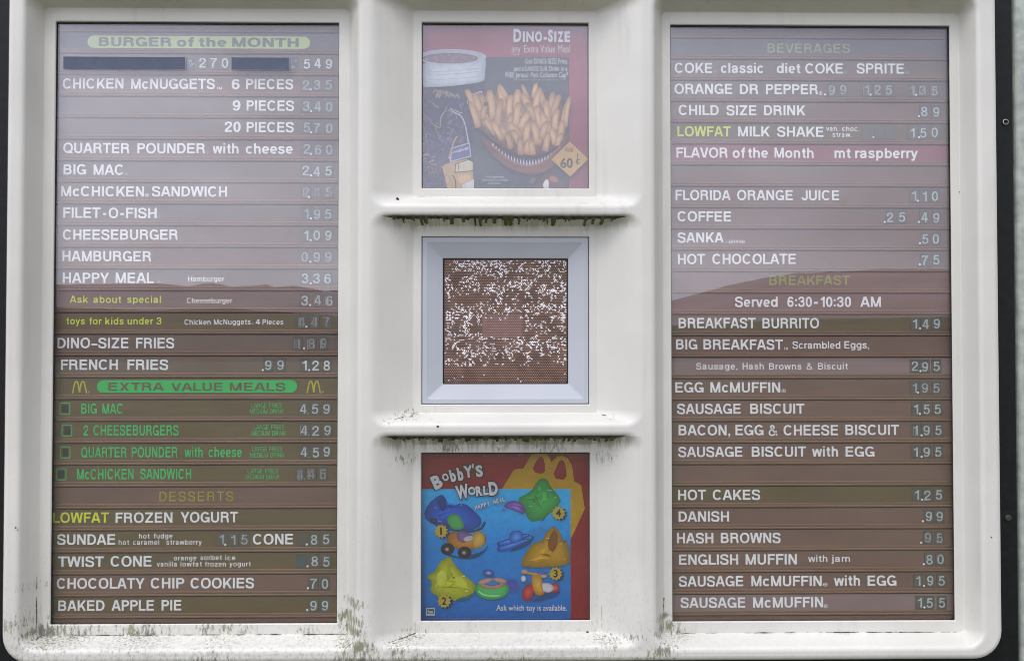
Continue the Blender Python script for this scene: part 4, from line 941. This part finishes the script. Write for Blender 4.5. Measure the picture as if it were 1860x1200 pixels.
A.blob([(380, 520), (480, 500), (560, 520), (700, 520), (840, 500), (1000, 560), (1050, 640), (1050, 800), (900, 930), (760, 960), (600, 900), (480, 800), (400, 720)], (.10, .045, .02), (.30, .14, .06), (.34, .16, .07), 1)
extra = [(rnd.uniform(430, 1000), rnd.uniform(560, 800), rnd.uniform(120, 190), rnd.uniform(36, 50), rnd.uniform(-35, 30)) for _ in range(26)]
for f_ in extra: fry(*f_, rnd.uniform(.5, .72))
for f_ in fr: fry(*f_, rnd.uniform(.78, 1.05))
A.poly(chaikin([(505, 850), (560, 880), (640, 930), (780, 965), (900, 930), (985, 868), (990, 880), (900, 960), (780, 1015), (640, 985), (545, 910)], 1, True), (.035, .022, .03))
for i in range(22):
    u = i/21; x = 525+450*u; y = 1010-(abs(u-.54)/.54)**2*135; l = 26+20*math.sin(math.pi*u)
    A.blob([(x-8, y), (x, y-l), (x+8, y), (x+4, y+4), (x-4, y+4)], (.32, .32, .44), (.52, .54, .62), None, 1)
A.line([(520, 880), (640, 985), (780, 1030), (900, 985), (1000, 880)], 16, (.30, .12, .07)); A.ell(475, 585, 13, 16, (.02, .02, .03), (.03, .04, .06), (.25, .3, .4), n=12)
A.ell(800, 1120, 18, 26, (.05, .08, .07), (.10, .13, .12), rot=30); A.blob([(800, 1190), (830, 1110), (900, 1070), (960, 1065), (1010, 1110), (1050, 1150), (1055, 1190)], (.06, .03, .03), (.12, .05, .05), None, 1); A.blob([(868, 1165), (885, 1120), (905, 1105), (918, 1130), (915, 1190)], (.5, .55, .5), (.75, .75, .68), None, 1); A.ell(950, 1110, 36, 22, (.20, .08, .04), (.35, .16, .09), rot=20)
A.done('fries_print')
A.poly([(933, 975), (1062, 848), (1192, 970), (1066, 1092)], (.55, .33, .09)); A.text('Add', 1026, 1086, 886, 920, (.09, .06, .02), .01)
A.text('60', 996, 1084, 966, 1030, (.02, .02, .02), .03); A.text('c', 1104, 1132, 955, 1003, (.10, .06, .02), .02); A.line([(1117, 930), (1117, 1012)], 6, (.10, .06, .02), 0); A.done('price_badge')
wt = (.74, .74, .76); A.mb = MB()
x = 668
for ch, wd, ht in (('D', 56, 84), ('I', 16, 66), ('N', 52, 66), ('O', 50, 66), ('-', 22, 66), ('S', 34, 78), ('I', 16, 66), ('Z', 38, 66), ('E', 40, 66)):
    A.text(ch, x, x+wd, 148-ht, 148, wt, .045 if ch not in 'I-' else .05); x += wd+(9 if ch != 'O' else 10)
A.done('lettering'); A.single = True
A.text('any', 654, 718, 172, 226, (.55, .55, .56), .0); A.line([(654, 238), (698, 238)], 3, wt, 0); A.text('Extra Value Meal', 742, 1064, 172, 226, (.55, .55, .56), .0)
g_ = (.52, .54, .55)
A.text('Get DINO-SIZE Fries', 750, 1044, 268, 304, g_, .01); A.text('and a LARGE Soft Drink in a', 672, 1044, 320, 354, g_, .01); A.text('FREE Jurassic Park Collector Cup*', 612, 1052, 362, 400, g_, .012)
A.text('*Substituted for Large Fries and Medium Soft Drink', 664, 1032, 408, 421, (.34, .35, .38), 0)
A.text('While supplies last.', 470, 602, 1088, 1101, g_, 0); A.text('DINO-SIZE not available', 446, 630, 1110, 1122, g_, 0); A.text('at Breakfast', 490, 578, 1132, 1144, g_, 0); A.text('OFFER 1993', 120, 218, 66, 78, (.42, .14, .08), 0) if False else None
A.done('underline')

wb = WIN['C3']
p2 = thing('poster', ((wb[0]+wb[1])/2, YQ, wb[2]), 'bright blue and red poster of numbered toy vehicles', 'poster', 'posters in the centre windows')
sheet('C3', p2); A = Art(820, p2)
A.poly([(-20, -30), (1235, -30), (1235, 1225), (-20, 1225)], (.25, .006, .012))
A.poly([(585, 265), (672, 125), (738, 116), (772, 60), (795, 22), (825, 8), (905, 8), (935, 72), (978, 32), (1015, 28), (1050, 45), (1080, 95), (1095, 205), (1145, 235), (1170, 400), (1078, 600), (1065, 600), (1065, 265)], (.46, .27, .004))
A.poly(chaikin([(795, 138), (835, 50), (865, 28), (888, 60), (890, 162)], 1, True), (.25, .006, .012)); A.poly(chaikin([(938, 182), (985, 72), (1008, 52), (1036, 85), (1044, 202)], 1, True), (.25, .006, .012))
y = A.lay(); c4 = [A.pt(-5, 262), A.pt(1070, 262), A.pt(1070, 620), A.pt(-5, 620), A.pt(1070, 1180), A.pt(-5, 1180)]
A.mb.add([(a, y, b) for a, b in c4], [(0, 1, 2, 3), (3, 2, 4, 5)], 0, False, [(.02, .42, .80), (.02, .42, .80), (.008, .25, .64), (.007, .23, .62), (.004, .12, .43), (.004, .11, .41)])
rnd = random.Random(9)
A.done('background_print')
def facets(pts, base, n, seed, smooth=1):
    r_ = random.Random(seed); A.blob(pts, tuple(c*.55 for c in base), base, tuple(min(1, c*1.25) for c in base), smooth)
    cx = sum(p[0] for p in pts)/len(pts); cyy = sum(p[1] for p in pts)/len(pts)
    for _ in range(n):
        p = r_.choice(pts); t_ = r_.uniform(.1, .75); q_ = r_.choice(pts); u_ = r_.uniform(.1, .75)
        a = (cx+(p[0]-cx)*t_, cyy+(p[1]-cyy)*t_); b = (cx+(q_[0]-cx)*u_, cyy+(q_[1]-cyy)*u_); m_ = ((a[0]+b[0])/2+r_.uniform(-26, 26), (a[1]+b[1])/2+r_.uniform(-22, 22))
        k = r_.choice((.45, .6, .75, 1.35, 1.6)); A.poly([a, b, m_], tuple(min(.9, c*k) for c in base))
    for _ in range(3):
        p = r_.choice(pts); a = (cx+(p[0]-cx)*.7, cyy+(p[1]-cyy)*.7); A.line([a, (a[0]+r_.uniform(10, 40), a[1]-r_.uniform(-12, 30))], 5, tuple(min(1, c*1.4+.16) for c in base), 0)
# shell 1 and car
A.poly([(70, 505), (180, 500), (330, 545), (430, 545), (462, 480), (480, 500), (440, 560), (300, 575)], (.004, .05, .16), 1)
facets([(35, 455), (62, 370), (150, 298), (185, 310), (215, 385), (320, 355), (390, 410), (455, 480), (420, 545), (300, 545), (180, 500), (90, 505)], (.008, .085, .47), 16, 2)
A.ell(105, 485, 28, 20, (.004, .01, .04), (.01, .03, .12)); A.poly([(120, 330), (190, 310), (200, 400), (160, 420)], (.004, .03, .20), 1)
A.blob([(200, 490), (205, 455), (240, 430), (290, 445), (320, 500), (318, 545), (240, 550)], (.03, .22, .05), (.06, .36, .09), None, 2)
A.poly([(170, 700), (300, 745), (480, 690), (495, 640), (440, 740), (330, 760), (200, 730)], (.01, .06, .16), 1)
A.blob([(190, 605), (240, 548), (300, 590), (395, 615), (465, 575), (478, 600), (470, 660), (380, 690), (290, 690), (210, 650)], (.26, .09, .01), (.45, .19, .02), (.55, .27, .04), 1)
A.blob([(370, 610), (395, 555), (450, 560), (470, 590), (468, 660), (385, 690)], (.32, .17, .02), (.52, .33, .05), (.62, .42, .10), 1)
A.blob([(268, 560), (330, 560), (390, 590), (370, 630), (300, 640), (270, 610)], (.12, .05, .14), (.20, .10, .26), None, 1); A.poly([(315, 600), (385, 585), (380, 622), (325, 632)], (.45, .42, .42), 1)
for cx, cyy in ((205, 682), (325, 706)): A.ell(cx, cyy, 48, 42, (.008, .008, .010), (.02, .02, .025)); A.ell(cx-4, cyy+2, 17, 15, (.05, .05, .06), (.22, .22, .24), (.5, .5, .5))
# shell 4, ski sledge and helmet
facets([(690, 325), (790, 285), (835, 205), (870, 182), (908, 195), (925, 240), (998, 320), (1000, 360), (900, 455), (860, 480), (780, 492), (740, 400)], (.03, .34, .06), 18, 5)
A.poly([(860, 490), (895, 450), (880, 480)], (.01, .08, .03))
for i in range(6): A.line([(770+i*12, 560+i*9), (860+i*14, 520+i*6)], 2.5, (.05, .16, .38), 0)
A.poly([(640, 690), (800, 610), (790, 580), (820, 600), (770, 660), (650, 705)], (.008, .07, .2), 1)
for dy_ in (0, 34):
    A.blob([(548, 645+dy_), (560, 632+dy_), (740, 572+dy_), (790, 578+dy_), (788, 590+dy_), (600, 668+dy_), (566, 668+dy_)], (.010, .05, .27), (.02, .13, .55), (.10, .28, .68), 1)
    A.line([(575, 645+dy_), (680, 610+dy_), (770, 582+dy_)], 4, (.15, .34, .72))
A.blob([(640, 560), (720, 545), (745, 600), (700, 640), (640, 640)], (.02, .06, .34), (.04, .18, .58), (.12, .30, .68), 1)
A.blob([(600, 392), (610, 362), (650, 342), (700, 345), (740, 370), (752, 410), (740, 440), (700, 420), (650, 400)], (.09, .03, .22), (.20, .09, .42), (.34, .22, .56), 2)
A.line([(622, 396), (660, 372), (720, 388), (745, 418)], 7, (.10, .04, .24)); A.line([(604, 398), (590, 412), (612, 408)], 8, (.20, .09, .42))
# shell 2 and swim ring
facets([(48, 878), (128, 830), (140, 780), (200, 738), (225, 735), (262, 800), (330, 870), (402, 925), (405, 985), (370, 1010), (290, 1050), (160, 1030), (78, 978), (100, 910)], (.42, .46, .010), 14, 8)
A.poly([(205, 760), (228, 770), (232, 880), (212, 905), (196, 880)], (.33, .36, .01), 2); A.poly([(120, 860), (180, 820), (200, 900), (150, 960)], (.52, .56, .06), 2); A.poly([(250, 860), (330, 900), (350, 960), (270, 950)], (.50, .54, .04), 2); A.poly([(240, 1040), (380, 1000), (400, 960), (410, 990), (330, 1050)], (.02, .12, .16), 1)
A.ell(655, 935, 52, 50, (.02, .13, .42), (.05, .06, .36), (.09, .05, .38)); 
for i in range(26): A.ell(655+rnd.gauss(0, 42), 945+rnd.gauss(0, 42), rnd.uniform(2, 7), rnd.uniform(2, 5), (.04, .08, .4), (.10, .10, .45), n=7)
A.ell(518, 962, 122, 74, (.02, .22, .04), (.05, .42, .09), (.07, .45, .12), t=.75); A.ell(518, 925, 92, 38, (.30, .13, .08), (.42, .22, .14), t=.7); A.ell(518, 918, 60, 20, (.02, .10, .30), (.04, .2, .45)); A.line([(420, 975), (470, 1010), (570, 1008)], 8, (.35, .72, .36))
A.ell(470, 905, 50, 16, (.40, .20, .13), (.50, .28, .18), rot=-16); A.ell(575, 900, 46, 16, (.40, .20, .13), (.50, .28, .18), rot=14)
A.blob([(452, 830), (500, 822), (532, 838), (528, 868), (492, 872), (456, 862)], (.02, .04, .2), (.05, .12, .42), (.45, .5, .6), 1)
# shell 3 and tricycle
facets([(715, 800), (740, 730), (800, 640), (870, 625), (890, 580), (930, 530), (955, 520), (995, 560), (1020, 640), (1045, 615), (1065, 720), (1062, 790), (960, 805), (820, 812)], (.44, .25, .008), 18, 12)
A.poly([(905, 640), (935, 560), (965, 545), (985, 600), (960, 700), (920, 690)], (.20, .07, .005), 1)
A.poly([(790, 1050), (850, 1010), (1000, 970), (985, 1000), (860, 1040)], (.008, .06, .2), 1)
A.ell(772, 985, 42, 62, (.22, .01, .015), (.48, .03, .04), (.55, .10, .10), rot=18); A.ell(958, 952, 34, 34, (.22, .01, .015), (.46, .04, .05), (.6, .15, .15))
A.ell(900, 950, 52, 34, (.36, .36, .38), (.58, .57, .55), rot=10)
A.blob([(790, 852), (835, 850), (872, 880), (870, 960), (890, 1000), (830, 1010), (800, 960)], (.34, .13, .01), (.55, .30, .02), (.62, .40, .06), 1); A.line([(740, 840), (800, 855), (900, 860)], 14, (.50, .28, .03)); A.ell(745, 838, 22, 16, (.40, .2, .12), (.55, .32, .22)); A.ell(880, 868, 24, 15, (.40, .2, .12), (.55, .32, .22))
A.ell(738, 888, 18, 22, (.35, .35, .36), (.6, .6, .6)); A.blob([(828, 835), (900, 838), (905, 860), (835, 856)], (.02, .05, .22), (.05, .14, .45), None, 1)
A.done('toy_print')
for n_, (cx, cyy) in {'1': (160, 555), '2': (182, 1045), '3': (964, 852), '4': (984, 428)}.items():
    A.poly([(cx+14+(50 if i % 2 else 38)*math.cos(i*math.pi/11), cyy+6+(50 if i % 2 else 38)*math.sin(i*math.pi/11)) for i in range(22)], (.008, .03, .10))
    A.poly([(cx+(50 if i % 2 else 38)*math.cos(i*math.pi/11), cyy+(50 if i % 2 else 38)*math.sin(i*math.pi/11)) for i in range(22)], (.45, .34, .03))
    wd = {'1': 12, '2': 32, '3': 30, '4': 36}[n_]; A.text(n_, cx-wd/2, cx+wd/2, cyy-26, cyy+24, (.01, .01, .01), .03)
A.done('number_badges')
wh, bk = (.62, .62, .62), (.006, .006, .008)
for body, x0, yb, ln, ht, rot in (('B', 118, 262, 66, 86, 25), ('O', 178, 206, 44, 48, 20), ('b', 232, 206, 40, 76, 14), ('b', 282, 198, 40, 84, 10), ('Y', 322, 178, 66, 76, 6), ("'", 384, 150, 14, 60, 8), ('S', 408, 172, 50, 72, 8)):
    A.text(body, x0, x0+ln, yb-ht, yb, wh, .05, rot, bk, .06)
A.done('lettering')
for body, x0, yb, ln, ht, rot in (('W', 272, 328, 90, 88, 10), ('O', 352, 300, 54, 50, 6), ('R', 408, 306, 46, 62, 8), ('L', 458, 298, 36, 58, 4), ('D', 500, 300, 62, 84, 6)):
    A.text(body, x0, x0+ln, yb-ht, yb, wh, .05, rot, bk, .06)
A.done('lettering')
for i, ch in enumerate('HAPPY MEAL'):
    if ch != ' ': A.text(ch, 400+i*21.5, 418+i*21.5, 374-i*6.2, 402-i*6.2, (.55, .57, .60), .04, 14, bk, .03)
A.done('lettering'); A.text('Ask which toy is available.', 548, 1042, 1070, 1110, (.62, .66, .68), .008)
A.done('lettering'); A.poly([(55, 1090), (116, 1090), (116, 1146), (55, 1146)], (.42, .46, .46)); A.poly([(62, 1100), (110, 1100), (110, 1130), (62, 1130)], (.02, .03, .05)); A.text('fox', 65, 107, 1106, 1126, (.42, .46, .46), .05); A.done('logo')
x = 70
while x < 1020:
    l = rnd.uniform(8, 30); A.line([(x, 1163), (x+l, 1163)], 2.4, (.10, .26, .48), 0); x += l+rnd.uniform(4, 10)
for i in range(14): A.ell(rnd.uniform(60, 1150), rnd.uniform(14, 30), 2.5, 2.5, (.4, .4, .4), (.5, .5, .5), n=6)
A.done('small_print'); A.root.children[-1]['kind'] = 'stuff'

# ------------------------------------------------------------------ post beside the board
pst = thing('support_post', (P(1858, 600, YF+.06).x+.03, YF+.10, 0), 'pale green painted steel post at the right edge behind the black cabinet', 'post')
xa = P(1848, 600, YF+.075).x
mb = MB(); lp = rrect([xa, xa+.12, YF+.075, YF+.16], .008, 4); n = len(lp)
mb.add([(a, b, .0) for a, b in lp]+[(a, b, 2.3) for a, b in lp], [(i, (i+1) % n, n+(i+1) % n, n+i) for i in range(n)]+[tuple(range(n, 2*n))], 0, False); mb.build('shaft', M['steel'], pst, True)
mb = MB(); mb.box(xa-.05, xa+.17, YF+.03, YF+.21, .0, .012); mb.build('base_plate', M['steel'], pst)
mb = MB(); mb.box(-.55, -.43, YF+.10, YF+.165, 0, cb[2]); mb.box(.43, .55, YF+.10, YF+.165, 0, cb[2]); mb.build('stand', M['black'], board)

# ------------------------------------------------------------------ what the glass mirrors: ground and hills behind the camera
mb = MB(); mb.add([(-900, -900, 0), (900, -900, 0), (900, 900, 0), (-900, 900, 0)], [(0, 1, 2, 3)])
g = mb.build('ground', M['ground']); g['kind'] = 'structure'; g['label'] = 'bare ground around the board'
def ridge(name, prof, dist, material, depth, seed):
    # prof: photo positions of the mirrored skyline, turned into bearings and heights of real hills
    pts = []
    for px_, py_ in prof:
        d = P(px_, py_, YL+.006)-Vector((0, 0, EYE)); az = math.atan2(d.x, d.y); el = d.z/math.hypot(d.x, d.y); pts.append((az, el))
    pts = [(-1.5, .05)]+pts+[(1.5, .06)]
    mb = MB(); n = 360; rows = 7; vs = []
    for j in range(rows):
        for i in range(n+1):
            az = -1.45+2.9*i/n
            for k in range(len(pts)-1):
                if pts[k][0] <= az <= pts[k+1][0]: t_ = (az-pts[k][0])/(pts[k+1][0]-pts[k][0]); el = pts[k][1]+(pts[k+1][1]-pts[k][1])*t_; break
            u = j/(rows-1); dd = dist-depth*(1-u) if j < rows else dist
            hgt = (el*dist+EYE)*(u**.8) + noise.noise(Vector((az*90, j*.7, seed)))*dist*.0008*u + (noise.noise(Vector((az*300, j, seed)))*dist*.0004*u)
            if j == 0: hgt = -1
            vs.append((dd*math.sin(az), -dd*math.cos(az), hgt))
    mb.add(vs, [(j*(n+1)+i, j*(n+1)+i+1, (j+1)*(n+1)+i+1, (j+1)*(n+1)+i) for j in range(rows-1) for i in range(n)], 0, True)
    # back slope
    back = [(v[0]*1.3, v[1]*1.3, -1) for v in vs[-(n+1):]]
    mb.add(vs[-(n+1):]+back, [(i, i+1, n+2+i, n+1+i) for i in range(n)], 0, True)
    o = mb.build(name, material); o['kind'] = 'structure'; return o
far = [(102, 516), (200, 514), (290, 514), (340, 519), (360, 514), (385, 513), (415, 520), (450, 518), (480, 516), (500, 521), (530, 517), (560, 523), (590, 528), (612, 526), (900, 560), (1222, 545), (1280, 530), (1330, 516), (1400, 502), (1450, 495), (1530, 492), (1600, 488), (1660, 487), (1725, 488)]
near = [(102, 556), (250, 562), (400, 558), (612, 572), (900, 585), (1222, 590), (1350, 584), (1500, 578), (1725, 574)]
ridge('hills', far, 420, M['hill_far'], 190, 2); ridge('hills', near, 160, M['hill_near'], 70, 5)
